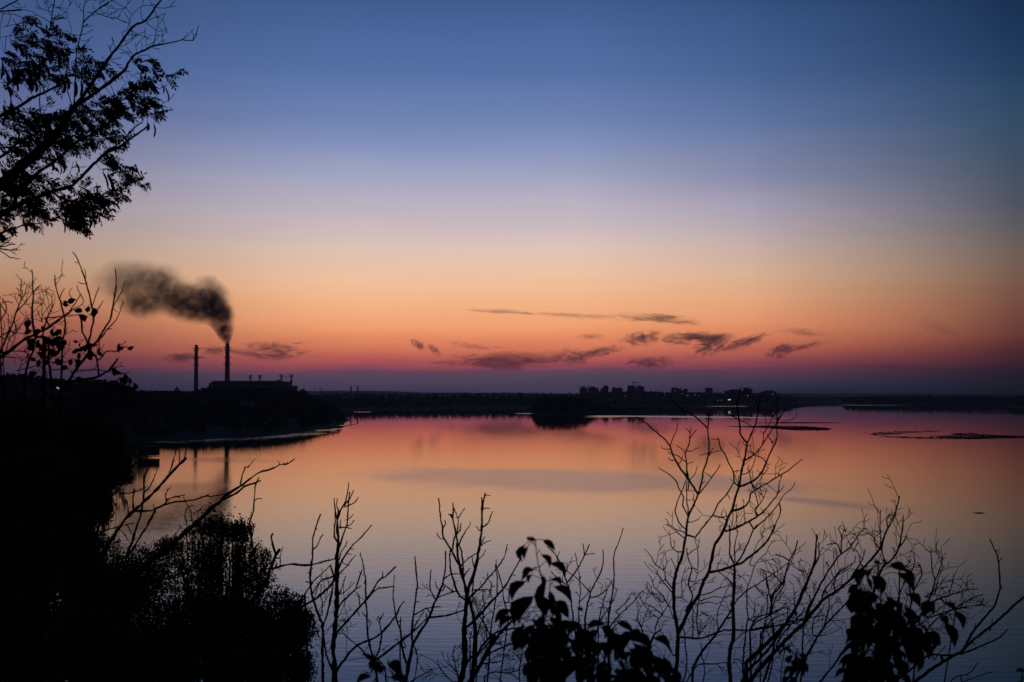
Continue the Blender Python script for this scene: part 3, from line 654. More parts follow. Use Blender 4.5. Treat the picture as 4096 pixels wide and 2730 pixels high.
def crane(label, mx, ytop, ybase, jx0, jy0, jx1, jy1, D=DC+8):
    t = P(*F1(mx, ytop), D); b = P(*F1(mx, ybase), D); j0 = P(*F1(jx0, jy0), D); j1 = P(*F1(jx1, jy1), D); zz = j0.z + (j1.z-j0.z)*(t.x-j0.x)/(j1.x-j0.x)
    r = empty('tower_crane', (t.x, D, 8), label, 'crane', 'tower cranes over the town'); mb = MB()
    for s1 in (-1, 1):
        for s2 in (-1, 1): mb.tube([(t.x+s1*.9, D+s2*.9, 8), (t.x+s1*.9, D+s2*.9, zz)], .3, 4)
    k = 0
    z = 8.
    while z < zz-3: mb.tube([(t.x-.9, D-.9, z), (t.x+.9, D-.9, z+3)], .2, 3); z += 3
    mb.build('mast', M['steel'], r)
    mb = MB(); mb.tube([j0, (t.x, D, zz), j1], [.35, .6, .35], 4); mb.tube([(j0.x, D, j0.z+.9), (t.x, D, zz+1.6), (j1.x, D, j1.z+.9)], [.2, .3, .2], 4); mb.build('jib', M['steel'], r)
    mb = MB(); mb.tube([(t.x, D, zz), (t.x, D, t.z)], [.8, .3], 4); mb.tube([(t.x, D, t.z), ((j0.x+t.x)/2, D, (j0.z+zz)/2+1)], .16, 3); mb.tube([(t.x, D, t.z), ((j1.x+t.x)/2, D, (j1.z+zz)/2+1)], .16, 3); mb.build('apex', M['steel'], r)
    mb = MB(); mb.box(t.x-1.3, t.x+1.3, D-2, D+2, zz-3, zz-.7); mb.build('cab', M['steel'], r)
crane('low long-armed crane over the two leftmost towers', 408, 252, 380, 172, 265, 492, 268)
crane('crane with the high short arm, left of the crossed pair', 1420, 140, 240, 1368, 166, 1462, 184)
crane('crane with the long right arm, right of the crossed pair', 1484, 172, 380, 1440, 187, 1606, 172, DC+20)
# small lit houses below the town
for (fr, x, y, w_, h_, tx, mt) in [(F2, 475, 392, 1.2, 1.1, 'small house with a bright white lamp, below the antenna block', 'lamp'), (F2, 365, 352, .9, .7, 'small house with a faint light below the antenna', 'lit'), (F2, 608, 380, 1.1, .9, 'small house with a dim light left of the lone tower', 'lit'), (F2, 685, 394, .8, .7, 'small house with the faintest light left of the lone tower', 'lit'),
        (F2, 1048, 480, 1.0, .8, 'left one of two small dim houses by the far shore', 'lit'), (F2, 1108, 478, 1.0, .8, 'right one of two small dim houses by the far shore', 'lit'), (F2, 1258, 470, 4.8, 1.5, 'long pavilion with a yellow lit front by the far shore', 'lity'), (F2, 1607, 395, 1.2, 1.0, 'small lit house below the tall block behind the branches', 'lit'), (F2, 52, 376, .8, .7, 'small house with a faint light at the left part of the town', 'lit'), (F1, 907, 562, .7, .6, 'tiny lit hut low on the bank below the narrow tower', 'lit'), (F1, 1232, 470, .8, .7, 'tiny lit hut on the bank below the cranes', 'lit')]:
    w_ *= .68; h_ *= .62; D = 3560. if y == 470 and mt == 'lity' else (3480. if y > 440 else 3800.)
    q = P(*fr(x, y), D); r = empty('lit_house', (q.x, D, q.z-3), tx, 'house', 'houses with lights below the town')
    mb = MB(); mb.box(q.x-w_*1.3-.6, q.x+w_*1.3+.6, D+.1, D+6, q.z-6, q.z+h_+.5); mb.build('wall', M['wallp'], r)
    mb = MB(); mb.box(q.x-w_*1.3-1, q.x+w_*1.3+1, D-.3, D+6.4, q.z+h_+.503, q.z+h_+1.0); mb.build('roof', M['roof'], r)
    mb = MB(); mb.box(q.x-w_, q.x+w_, D-.02, D+.09, q.z-h_, q.z+h_); mb.build('window', M[mt], r)

# ------------------------------------------------------------------ reed banks, boat, log
def reedbed(label, pts, seed, dens=1.0, h=.32):
    """pts: outline of the bank as seen; low mud sheet with many reed tufts"""
    W_ = [W(*q) for q in pts]; xs_ = [w.x for w in W_]; ys_ = [w.y for w in W_]; r2 = np.random.default_rng(seed)
    A_ = abs(sum(W_[i].x*W_[(i+1) % len(W_)].y-W_[(i+1) % len(W_)].x*W_[i].y for i in range(len(W_)))/2)
    n = int(min(3800, A_*.3*dens)); q = np.stack([r2.uniform(min(xs_), max(xs_), n*3), r2.uniform(min(ys_), max(ys_), n*3)], 1)
    ins = np.zeros(len(q), bool)
    for i in range(len(W_)):
        a_, b_ = W_[i], W_[(i+1) % len(W_)]; c_ = ((a_.y > q[:, 1]) != (b_.y > q[:, 1])); ins ^= c_ & (q[:, 0] < a_.x+(q[:, 1]-a_.y)*(b_.x-a_.x)/((b_.y-a_.y) or 1e-9))
    nzv = np.sin(q[:, 0]/9+seed)*np.sin(q[:, 1]/21+q[:, 0]/17)+r2.normal(0, .5, len(q))
    q = q[ins & (nzv > -.35)][:n]; n = len(q)
    th = r2.uniform(0, 3.14, n); w = r2.uniform(.3, 1.0, n); hh = r2.uniform(.3, 1.0, n)*h; dx, dy = np.cos(th)*w, np.sin(th)*w*.5
    lean = r2.normal(0, .2, (n, 2))
    V = np.stack([np.stack([q[:, 0]-dx, q[:, 1]-dy, -.05*np.ones(n)], 1), np.stack([q[:, 0]+dx, q[:, 1]+dy, -.05*np.ones(n)], 1), np.stack([q[:, 0]+dx*.5+lean[:, 0], q[:, 1]+dy*.5, hh], 1), np.stack([q[:, 0]-dx*.5+lean[:, 0], q[:, 1]-dy*.5, hh*.9], 1)], 1).reshape(-1, 3)
    tag(np_mesh('reed_bed', V, np.arange(n*4).reshape(-1, 4), M['reed']), label, 'reeds', kind='stuff')
reedbed('long thin reed line on the water left of the right island', [(3010,1693),(3080,1692),(3160,1690.5),(3260,1690),(3370,1693),(3260,1693.4),(3160,1694.5),(3080,1693.6)], 1, 3)
reedbed('broad flat reed bank right of the tall bare bush', [(3000,1706),(3050,1703.5),(3100,1704),(3160,1705),(3230,1707),(3300,1712),(3332,1716),(3310,1722),(3240,1724),(3170,1721),(3100,1716),(3040,1713),(2960,1709),(2900,1706)], 2, 2.5)
reedbed('faint reed patch left of the long reed bank at the right edge', [(3440,1732),(3490,1733),(3540,1728),(3620,1726),(3700,1724),(3790,1723.5),(3720,1728),(3640,1733),(3560,1741),(3500,1742)], 3, 1.2)
reedbed('long dark reed bank running out of the right edge', [(3510,1747),(3600,1747),(3660,1749),(3720,1747),(3790,1744),(3830,1734),(3880,1733),(3930,1737),(4000,1742),(4096,1745),(4300,1746),(4300,1752),(4096,1753),(4000,1754),(3900,1757.5),(3750,1756),(3640,1754)], 4, 3)
reedbed('hair-thin reed line near the right edge, close to the far island', [(3840,1653.6),(3980,1653.2),(4200,1654.4),(4200,1655.6),(3980,1654.8)], 5, 4)
reedbed('dark reed fringe on the water below the peninsula tip', [(1350,1706),(1400,1700),(1432,1696),(1398,1704),(1360,1711)], 6, 2)
q = W(1569, 1648.5); r = empty('rowing_boat', (q.x, q.y, 0), 'tiny dark rowing boat near the far bank', 'boat'); mb = MB()
hv = [(-2.2, 0, .55), (-1.4, .6, .4), (0, .8, .35), (1.4, .6, .4), (2.2, 0, .6), (1.4, -.6, .4), (0, -.8, .35), (-1.4, -.6, .4)]; b0 = [(x*.8, y*.6, -.15) for x, y, z in hv]
mb.v = [(q.x+x, q.y+y, z) for x, y, z in hv+b0]; mb.f = [tuple(range(15, 7, -1))]+[(i, (i+1) % 8, 8+(i+1) % 8, 8+i) for i in range(8)]; mb.build('hull', M['wood'], r)
mb = MB(); mb.tube([(q.x-.2, q.y, .2), (q.x-.1, q.y, .75), (q.x, q.y, 1.25)], [.3, .36, .12], 8); mb.build('load', M['bark'], r)
q = W(3915, 2053); r = empty('floating_log', (q.x, q.y, 0), 'small dark log with a twig, afloat near the right edge', 'log'); mb = MB()
mb.tube([(q.x-1.5, q.y+.2, .0), (q.x-.5, q.y, .05), (q.x+.4, q.y-.1, .06), (q.x+1.6, q.y+.1, .02)], [.05, .13, .15, .04], 7); mb.build('stem', M['bark'], r)
mb = MB(); mb.tube([(q.x+.1, q.y, .1), (q.x+.5, q.y-.5, .12), (q.x+.7, q.y-.9, .02)], [.05, .04, .02], 5); mb.build('twig', M['bark'], r)

# ------------------------------------------------------------------ smoke
SF = frame(400, 1000, 2.613); sm = DP/F_PX/2.613
blobs = [(1334,966,22,1.6),(1318,925,52,1.7),(1285,880,72,1.2),(1335,850,60,1.3),(1245,830,74,.75),(1190,770,80,.5),(1318,790,66,1.0),(1270,800,60,.45),(1300,700,88,1.1),(1240,640,112,1.15),(1330,640,70,.7),(1160,570,120,1.1),(1120,660,100,1.1),(1210,500,130,.55),(1130,400,130,.35),(1030,520,130,.85),(1000,650,105,.95),(900,480,130,.6),(880,620,115,.75),(780,560,125,.75),(760,420,140,.38),(640,380,140,.42),(650,520,130,.5),(530,560,125,.5),(560,300,140,.34),(700,270,120,.2),(430,580,120,.62),(420,400,150,.33),(310,560,110,.5),(320,300,150,.32),(430,230,120,.18),(200,210,120,.14),(240,420,130,.25),(130,300,140,.14),(20,330,140,.08),(140,450,110,.12)]
m, nt, p = newmat('smoke'); nt.nodes.remove(p)
lk = nt.links.new
def mth(op, a, b=None, clamp=False):
    n = nt.nodes.new('ShaderNodeMath'); n.operation = op; n.use_clamp = clamp
    for i, v in enumerate((a, b)):
        if v is None: continue
        if isinstance(v, (int, float)): n.inputs[i].default_value = v
        else: lk(v, n.inputs[i])
    return n.outputs[0]
tcs = nt.nodes.new('ShaderNodeTexCoord')
nz1 = nt.nodes.new('ShaderNodeTexNoise'); nz1.inputs['Scale'].default_value = .06; nz1.inputs['Detail'].default_value = 6; nz1.inputs['Roughness'].default_value = .64
lk(tcs.outputs['Object'], nz1.inputs['Vector'])
acc = None; r2 = random.Random(4); cen = []
for x, y, rad, w in blobs:
    c_ = P(*SF(x, y), DP + r2.uniform(-.35, .35)*rad*sm*(1 if rad > 70 else 0)); cen.append((c_, rad*sm))
for (c_, rad), (x, y, _, w) in zip(cen, blobs):
    d = nt.nodes.new('ShaderNodeVectorMath'); d.operation = 'DISTANCE'; lk(tcs.outputs['Object'], d.inputs[0]); d.inputs[1].default_value = tuple(c_ - Vector((ct.x, DP, ct.z)))
    mr = nt.nodes.new('ShaderNodeMapRange'); mr.interpolation_type = 'SMOOTHSTEP'; mr.inputs[1].default_value = rad*1.55; mr.inputs[2].default_value = 0
    mr.inputs[3].default_value = 0; mr.inputs[4].default_value = w*(1.0 if rad > 12 else 14/rad*.9); lk(d.outputs['Value'], mr.inputs[0])
    acc = mr.outputs[0] if acc is None else mth('ADD', acc, mr.outputs[0])
f1 = nt.nodes.new('ShaderNodeMapRange'); f1.inputs[1].default_value = .36; f1.inputs[2].default_value = .66; f1.inputs[3].default_value = .24; f1.inputs[4].default_value = 1.1; lk(nz1.outputs['Fac'], f1.inputs[0])
den = mth('MULTIPLY', mth('MULTIPLY', acc, f1.outputs[0]), .095)
pv = nt.nodes.new('ShaderNodeVolumePrincipled'); pv.inputs['Color'].default_value = (.27, .23, .33, 1); lk(den, pv.inputs['Density'])
lk(pv.outputs[0], nt.nodes['Material Output'].inputs['Volume']); m.cycles.volume_step_rate = .22
# the hull of the plume: a lumpy closed tube round the puffs
ax = [(1332,985,22,0),(1318,920,60,0),(1305,840,85,0),(1290,740,130,0),(1230,620,200,0),(1120,540,235,0),(980,540,240,0),(820,510,240,0),(650,450,260,0),(470,440,270,0),(300,400,260,0),(120,340,230,0),(0,330,170,0),(-110,320,70,0)]
mb = MB(); pts = [P(*SF(x, y), DP) for x, y, r_, _ in ax]; o0 = Vector((ct.x, DP, ct.z))
mb.tube(pts, [r_*1.25*sm for _, _, r_, _ in ax], 14)
so = mb.build('smoke', m, loc=o0, smooth=True); tag(so, 'dark smoke plume drifting left from the thicker chimney', 'smoke')

# ------------------------------------------------------------------ clouds
def cloud_mat():
    m, nt_, p = newmat('cloud'); nt_.nodes.remove(p); lk_ = nt_.links.new
    def mm(op, a, b=None, clamp=False):
        n = nt_.nodes.new('ShaderNodeMath'); n.operation = op; n.use_clamp = clamp
        for i, v in enumerate((a, b)):
            if v is None: continue
            if isinstance(v, (int, float)): n.inputs[i].default_value = v
            else: lk_(v, n.inputs[i])
        return n.outputs[0]
    t = nt_.nodes.new('ShaderNodeTexCoord'); oi = nt_.nodes.new('ShaderNodeObjectInfo')
    ln = nt_.nodes.new('ShaderNodeVectorMath'); ln.operation = 'LENGTH'; lk_(t.outputs['Object'], ln.inputs[0])
    cmb = nt_.nodes.new('ShaderNodeCombineXYZ'); [lk_(mm('MULTIPLY', oi.outputs['Random'], 70.), cmb.inputs[i]) for i in range(3)]
    va = nt_.nodes.new('ShaderNodeVectorMath'); va.operation = 'MULTIPLY_ADD'; lk_(t.outputs['Object'], va.inputs[0]); va.inputs[1].default_value = (2.4, .8, 1.7); lk_(cmb.outputs[0], va.inputs[2])
    nz_ = nt_.nodes.new('ShaderNodeTexNoise'); nz_.inputs['Scale'].default_value = 1.25; nz_.inputs['Detail'].default_value = 5; nz_.inputs['Roughness'].default_value = .68; nz_.inputs['Distortion'].default_value = 1.1
    lk_(va.outputs[0], nz_.inputs['Vector'])
    s = mm('ADD', mm('MULTIPLY', mm('SUBTRACT', 1.0, ln.outputs['Value']), .75), mm('MULTIPLY', mm('SUBTRACT', nz_.outputs['Fac'], .52), 2.5))
    mr = nt_.nodes.new('ShaderNodeMapRange'); mr.interpolation_type = 'SMOOTHSTEP'; mr.inputs[1].default_value = .1; mr.inputs[2].default_value = .75; lk_(s, mr.inputs[0])
    sc = nt_.nodes.new('ShaderNodeSeparateColor'); lk_(oi.outputs['Color'], sc.inputs[0])
    edge_ = nt_.nodes.new('ShaderNodeMapRange'); edge_.interpolation_type = 'SMOOTHSTEP'; edge_.inputs[1].default_value = 1.0; edge_.inputs[2].default_value = .6; lk_(ln.outputs['Value'], edge_.inputs[0])
    d = mm('MULTIPLY', mm('MULTIPLY', mm('MULTIPLY', mr.outputs[0], edge_.outputs[0]), sc.outputs[0]), .012)
    pv = nt_.nodes.new('ShaderNodeVolumePrincipled'); pv.inputs['Color'].default_value = (.60, .66, 1.0, 1); lk_(d, pv.inputs['Density'])
    lk_(pv.outputs[0], nt_.nodes['Material Output'].inputs['Volume']); m.cycles.volume_step_rate = .6
    return m
MC = cloud_mat(); DCL = 26000.
def ico(o_name):
    me = bpy.data.meshes.new(o_name); n, k = 16, 10; v = [(0, 0, 1)]; f = []
    for i in range(1, k):
        for j in range(n):
            a, b = math.pi*i/k, 2*math.pi*j/n; v.append((math.sin(a)*math.cos(b), math.sin(a)*math.sin(b), math.cos(a)))
    v.append((0, 0, -1)); e = len(v)-1
    for j in range(n): f.append((0, 1+j, 1+(j+1) % n)); f.append((e, 1+(k-2)*n+(j+1) % n, 1+(k-2)*n+j))
    for i in range(k-2):
        for j in range(n): f.append((1+i*n+j, 1+(i+1)*n+j, 1+(i+1)*n+(j+1) % n, 1+i*n+(j+1) % n))
    me.from_pydata(v, [], f); me.update(); me.materials.append(MC); return me
cme = ico('cloud')
clouds = [(2010,1247,135,8,-3,.8,'thin faint streak of cloud, highest and leftmost of the row over the town'),(2275,1262,180,9,-3,.8,'second thin streak of cloud, middle of the high row'),(2625,1276,175,17,-4,1.3,'thicker right-hand streak of the high cloud row'),
 (2572,1354,80,24,8,1.5,'small dark ragged cloud under the high row'),(2790,1352,135,24,0,1.7,'largest dark ragged cloud over the town'),(2835,1388,80,26,25,1.5,'dark lower tail hanging under the largest ragged cloud'),(2965,1374,110,18,17,1.5,'dark streak rising to the right of the largest cloud'),
 (3120,1405,55,24,15,1.5,'dark lumpy cloud at the right of the town'),(3215,1388,90,10,12,1.2,'thin tail rising right from the lumpy right cloud'),
 (2030,1446,265,31,2,1.15,'wide dusky cloud low over the far bank'),(2290,1430,75,30,8,1.1,'upright small cloud joining the wide low one'),(2400,1408,95,17,10,1.1,'winged cloud left of the dark ragged ones'),(2600,1450,95,20,0,1.1,'low dusky oval cloud right of the wide one'),
 (1675,1382,34,14,-35,1.3,'small curled cloud, left of the tiny pair'),(1738,1400,34,12,-35,1.1,'small curled cloud, right of the tiny pair'),(2362,1347,60,11,0,.6,'faint small cloud patch between the rows'),(3215,1331,100,14,-6,.5,'faint thin cloud at the far right'),
 (735,1430,85,17,4,1.1,'flat dark cloud left of the slimmer chimney'),(1085,1388,120,20,3,.9,'upper cloud right of the smoking chimney'),(1010,1418,130,11,-9,.9,'thin curved cloud right of the smoking chimney'),(1135,1418,95,21,8,1.0,'lower lumpy cloud far right of the smoking chimney'),(865,1405,60,16,-4,.8,'small cloud between the two chimneys'),(850,1397,75,6,-2,.7,'thin streak just above the cloud between the chimneys'),
 (3540,1466,150,8,-2,.4,'long faint low cloud near the right edge'),(1900,1385,110,12,-6,.45,'faint wisp above the wide low cloud'),(3750,1310,90,22,-20,.2,'very faint cloud near the right edge')]
for k, (px, py, hw, hh, ang, dn, tx) in enumerate(clouds):
    o = bpy.data.objects.new('cloud', cme); COL.objects.link(o); D_ = DCL + (k % 5)*900; o.location = P(px, py, D_); s = D_/F_PX
    o.scale = (hw*s*1.55, hh*s*1.8, hh*s*1.75); o.rotation_euler = (0, -R(ang), 0); o.color = (dn*12/(hh*.9+3), 1, 1, 1)
    tag(o, tx, 'cloud', 'small dusk clouds low in the sky')
# ------------------------------------------------------------------ bare and leafy plants near the camera
def catmull(pts, step=14.0):
    out_ = []; n = len(pts)
    if n < 3: 
        (x0, y0), (x1, y1) = pts[0], pts[-1]; k = max(2, int(math.hypot(x1-x0, y1-y0)/step))
        return [(x0+(x1-x0)*i/k, y0+(y1-y0)*i/k) for i in range(k+1)]
    for i in range(n-1):
        p0 = pts[max(i-1, 0)]; p1 = pts[i]; p2 = pts[i+1]; p3 = pts[min(i+2, n-1)]
        k = max(1, int(math.hypot(p2[0]-p1[0], p2[1]-p1[1])/step))
        for j in range(k):
            t = j/k
            out_.append(tuple(.5*((2*p1[a])+(-p0[a]+p2[a])*t+(2*p0[a]-5*p1[a]+4*p2[a]-p3[a])*t*t+(-p0[a]+3*p1[a]-3*p2[a]+p3[a])*t**3) for a in (0, 1)))
    out_.append(pts[-1]); return out_
class Plant:
    def __init__(s, name, label, cat, D, rootpx, seed, group=None, spread=.5, knob=.18, minr=2.7, ground=None):
        s.r = random.Random(seed); s.D = D; s.wk = 1.42; s.spread = spread; s.knob = knob; s.minr = minr/2/F_PX
        x = (rootpx-CX)/F_PX*D; gz = g1(x, D) if ground is None else ground; s.rootp = Vector((x, D, gz))
        s.root = empty(name, tuple(s.rootp), label, cat, group)
        s.B = MB(); s.T = MB(); s.nodes = []; s.segs = []
        s.leafV = []
    def near(s, x, y, tol):
        best = None; bd = tol
        for (nx, ny, D, r) in s.nodes:
            d = math.hypot(nx-x, ny-y)
            if d < bd: bd = d; best = (nx, ny, D, r)
        return best
    def branch(s, fr, w0, w1, xy, tol=26, twig=False):
        sc_ = math.hypot(fr(1, 0)[0]-fr(0, 0)[0], 0)
        pts = [fr(xy[i], xy[i+1]) for i in range(0, len(xy), 2)]
        w0 *= sc_; w1 *= sc_; w0 *= s.wk*(1.1+.8*math.exp(-w0/5)); w1 *= s.wk*(1.1+.8*math.exp(-w1/5))
        hit = s.near(*pts[0], tol) if s.nodes else None
        if hit: D0 = hit[2]
        else: D0 = s.D + s.r.uniform(-.35, .35)*s.spread
        c_ = catmull(pts); n = len(c_); slope = s.r.uniform(-1, 1)*s.spread*.6; Lp = 0; out_ = []; rad = []
        tot = sum(math.hypot(c_[i+1][0]-c_[i][0], c_[i+1][1]-c_[i][1]) for i in range(n-1))
        if hit and math.hypot(hit[0]-c_[0][0], hit[1]-c_[0][1]) > 2: c_.insert(0, (hit[0], hit[1])); n += 1
        for i, (x, y) in enumerate(c_):
            if i: Lp += math.hypot(x-c_[i-1][0], y-c_[i-1][1])
            D = D0 + slope*(Lp/420.) + .06*s.spread*math.sin(Lp/50.+D0*7)
            a = Lp/max(tot, 1); j = s.r.uniform(-1, 1)*min(1.6, .22*w0+.5) if 0 < i < n-1 else 0; j2 = s.r.uniform(-1, 1)*min(1.6, .22*w0+.5) if 0 < i < n-1 else 0
            q = P(x+j, y+j2, D); w = (w0*(1-a)+w1*a); k = 1+s.r.uniform(-s.knob, s.knob*1.6)
            out_.append(q); rad.append(max(w/2*k, s.minr*F_PX)*D/F_PX); s.nodes.append((x, y, D, w))
        if not hit:
            # carry the stem on down to its root in the ground
            q0 = out_[0]; pre = []; rr = []
            for a in (0, .25, .5, .75):
                t = a; e_ = Vector((s.rootp.x+(q0.x-s.rootp.x)*t**1.4, s.rootp.y+(q0.y-s.rootp.y)*t, s.rootp.z-.15+(q0.z-s.rootp.z+.15)*t)); pre.append(e_); rr.append(rad[0]*(1.5-.5*t))
            out_ = pre+out_; rad = rr+rad
        big = w0 > 4.2
        (s.B if big else s.T).tube(out_, rad, 6 if w0 > 9 else (5 if big else 4))
        s.segs.append((c_, w0, w1, D0, slope))
        return s
    def many(s, fr, text, tol=26):
        for line in text.strip().split(';'):
            line = line.strip()
            if not line: continue
            h, b = line.split(':'); w0, w1 = [float(v) for v in h.split(',')]
            s.branch(fr, w0, w1, [float(v) for v in b.split()], tol)
        return s
    def grow(s, q, d, Lm, r0, depth, n=6, curl=.25, up=.25):
        """a real twig in space from q along d, forking"""
        pts = [q]; rad = [r0]; dd = d.normalized(); st = Lm/n
        for i in range(n):
            dd = (dd + Vector((s.r.gauss(0, curl), s.r.gauss(0, curl), s.r.gauss(0, curl)+up*.3))*.6).normalized()
            q = q + dd*st; pts.append(q); rad.append(max(r0*(1-.6*(i+1)/n), s.minr*q.y))
            if depth > 0 and i > 0 and s.r.random() < .55:
                side = dd.cross(Vector((0, 1, 0))); side = side*(1 if s.r.random() < .5 else -1) + Vector((0, s.r.uniform(-.5, .5), 0))
                s.grow(q, dd*.7+side*s.r.uniform(.5, 1.0), Lm*s.r.uniform(.3, .6), r0*.6, depth-1, 4, curl, up)
        s.T.tube(pts, rad, 3, cap=False)
    def twigs(s, rate=.05, L0=25, L1=70, w=3.4, region=None, minw=0, depth=1, up=.3, ang=.8, start=.15):
        """side twigs along what was traced; lengths as seen in full-size pixels"""
        for (c_, w0, w1, D0, sl) in list(s.segs):
            n = len(c_); Lp = 0
            for i in range(1, n-1):
                ds = math.hypot(c_[i][0]-c_[i-1][0], c_[i][1]-c_[i-1][1]); Lp += ds
                if i < n*start or w0 < minw: continue
                if region and not region(*c_[i]): continue
                if s.r.random() < rate*ds/10.:
                    D = D0+sl*(Lp/420.); q = P(c_[i][0], c_[i][1], D); q2 = P(c_[i+1][0], c_[i+1][1], D); dd = (q2-q).normalized()
                    side = Vector((-dd.z, s.r.uniform(-.5, .5), dd.x))*(1 if s.r.random() < .5 else -1)
                    ln = s.r.uniform(L0, L1)*D/F_PX
                    s.grow(q, dd*(1.2-ang*.5)+side*ang, ln, w/2*D/F_PX, depth, max(3, int(s.r.uniform(3, 6))), up=up)
        return s
    def spurs(s, rate=.12, L=7, w=2.6, minw=2.5):
        for (c_, w0, w1, D0, sl) in list(s.segs):
            Lp = 0
            for i in range(1, len(c_)-1):
                ds = math.hypot(c_[i][0]-c_[i-1][0], c_[i][1]-c_[i-1][1]); Lp += ds
                if w0 >= minw and s.r.random() < rate*ds/10.:
                    D = D0+sl*(Lp/420.); x, y = c_[i]; a = s.r.uniform(0, 6.28); l = s.r.uniform(.5, 1.3)*L
                    s.T.tube([P(x, y, D), P(x+math.cos(a)*l*.6, y+math.sin(a)*l*.6, D), P(x+math.cos(a+.3)*l, y+math.sin(a+.3)*l, D)], [w/2*D/F_PX, w/2.4*D/F_PX, w/3.2*D/F_PX], 4)
        return s
    def leaf3(s, base, tip, width, fold=.25, bend=.2, normal=None):
        """one leaf blade, 4 cross sections, folded along the midrib"""
        ax = tip-base; Ln = ax.length
        if Ln < 1e-6: return
        ax.normalize(); nrm = normal or Vector((s.r.gauss(0, .35), -1, s.r.gauss(0, .35))); sd_ = ax.cross(nrm); sd_.normalize(); nn = sd_.cross(ax)
        V = []
        for t, w in ((0, .06), (.22, .78), (.48, 1.0), (.74, .68), (.92, .24), (1.0, .02)):
            c_ = base+ax*(Ln*t)+nn*(bend*Ln*(t*(1-t))*1.2); h = width/2*w
            V += [c_-sd_*h+nn*(fold*h), c_, c_+sd_*h+nn*(fold*h)]
        s.leafV.append([v[:] for v in V])
    def build(s, bark='bark', leafname='leaves', leafmat='leaf'):
        if s.B.v: s.B.build('branches', M[bark], s.root, smooth=True)
        if s.T.v: s.T.build('twigs', M['twig'], s.root)
        if s.leafV:
            n = len(s.leafV); V = np.array(s.leafV, float).reshape(-1, 3); b = np.arange(n)[:, None]*18
            q = []
            for k in range(5):
                for c_ in (0, 1): q.append(np.stack([b[:, 0]+k*3+c_, b[:, 0]+k*3+c_+1, b[:, 0]+(k+1)*3+c_+1, b[:, 0]+(k+1)*3+c_], 1))
            np_mesh(leafname, V, np.concatenate(q), M[leafmat], s.root, smooth=True)
        return s.root

# ---------- bare saplings, left group
FD2 = frame(1150, 1900, 1.89); FD3 = frame(1600, 1900, 1.89); FC2 = frame(300, 1700, 2.24)
SG = 'bare saplings on the slope'
p_ = Plant('bare_sapling', 'bare sapling with a straight knobbly stem, tallest just right of the leafy bushes', 'sapling', 14.0, 1340, 11, SG, knob=.22)
p_.many(FD2, """24,20:360 1568 355 1400 345 1300 360 1150 370 1000 375 900 372 780; 19,9:372 780 375 700 380 600 382 500 378 400 375 340; 9,3:375 340 400 270 430 220 450 170 460 120 461 60;
5,3:430 235 470 180 500 115; 4,3:432 242 490 220 515 200 537 170; 6,3:375 340 360 280 355 220 352 175; 5,3:375 330 385 270 370 230 378 178; 7,4:380 520 355 470 352 410 360 350 360 280;
6,3:385 750 430 710 465 670 518 605; 8,3:388 700 430 620 470 560 500 520 560 470 600 420 637 380; 6,4:385 560 410 490 430 430 450 370 457 250 470 130; 5,3:390 640 410 570 435 540 452 500; 5,3:403 400 445 396 487 408; 4,3:452 385 480 378 505 342; 4,3:440 345 470 330 500 300; 5,3:400 410 400 350 407 338; 5,4:375 700 362 640 372 560 380 480;
11,7:368 760 330 830 285 880 200 945 150 975 90 1012; 7,5:360 790 340 740 325 682; 7,4:355 760 310 780 260 790 210 860 190 900; 5,3:395 900 430 888 465 855; 4,3:390 900 415 850 440 765; 7,4:375 1040 400 980 480 900 520 860 530 820 565 715; 4,3:520 862 555 840;
9,4:362 1210 420 1140 500 1050 580 960 640 880 690 800 740 770 820 693; 5,4:650 885 690 858 740 855 812 843; 5,4:585 965 630 910 660 870; 5,3:715 785 720 760 720 730; 4,3:527 1030 545 1068; 4,3:545 990 540 940 528 888;
9,4:372 1480 430 1400 490 1320 560 1270 640 1240 720 1190 780 1120 820 1060 850 1000 885 955; 4,3:495 560 508 562; 4,3:455 598 483 600; 4,3:420 668 470 686""")
p_.twigs(.10, 60, 170, 3.4, region=lambda x, y: y > 2440 and x < 1500, minw=3, depth=2, up=.1).spurs(.3, 7)
p_.build()
p_ = Plant('bare_sapling', 'thin forked sapling leaning left of the tallest straight sapling', 'sapling', 13.5, 1290, 12, SG, knob=.2)
p_.many(FD2, """13,10:268 1568 265 1300 265 1150 240 1070 200 960; 10,4:200 960 180 880 172 780 185 660 190 560 190 480 215 400 250 295; 5,3:195 560 220 545 235 510 250 470 272 450; 9,6:345 1490 320 1430 290 1350 275 1220 268 1170; 7,4:270 1150 300 1050 330 930 345 830; 5,3:265 1060 262 980 252 900 253 830; 6,3:130 905 165 850 200 800 270 740 330 680; 4,3:180 740 165 742 150 738; 4,3:180 710 195 705; 4,3:168 815 135 808; 6,4:300 1050 318 980 322 920 345 850; 4,3:205 945 218 870 240 820; 4,3:215 410 228 414; 4,3:180 665 170 658""")
p_.twigs(.13, 50, 150, 3.4, region=lambda x, y: y > 2440, minw=3, depth=2, up=.1).spurs(.25, 6)
p_.build()
p_ = Plant('bare_sapling', 'slender sapling with long fanned side branches, left of the forked one with three leaders', 'sapling', 13.0, 1510, 13, SG, knob=.2)
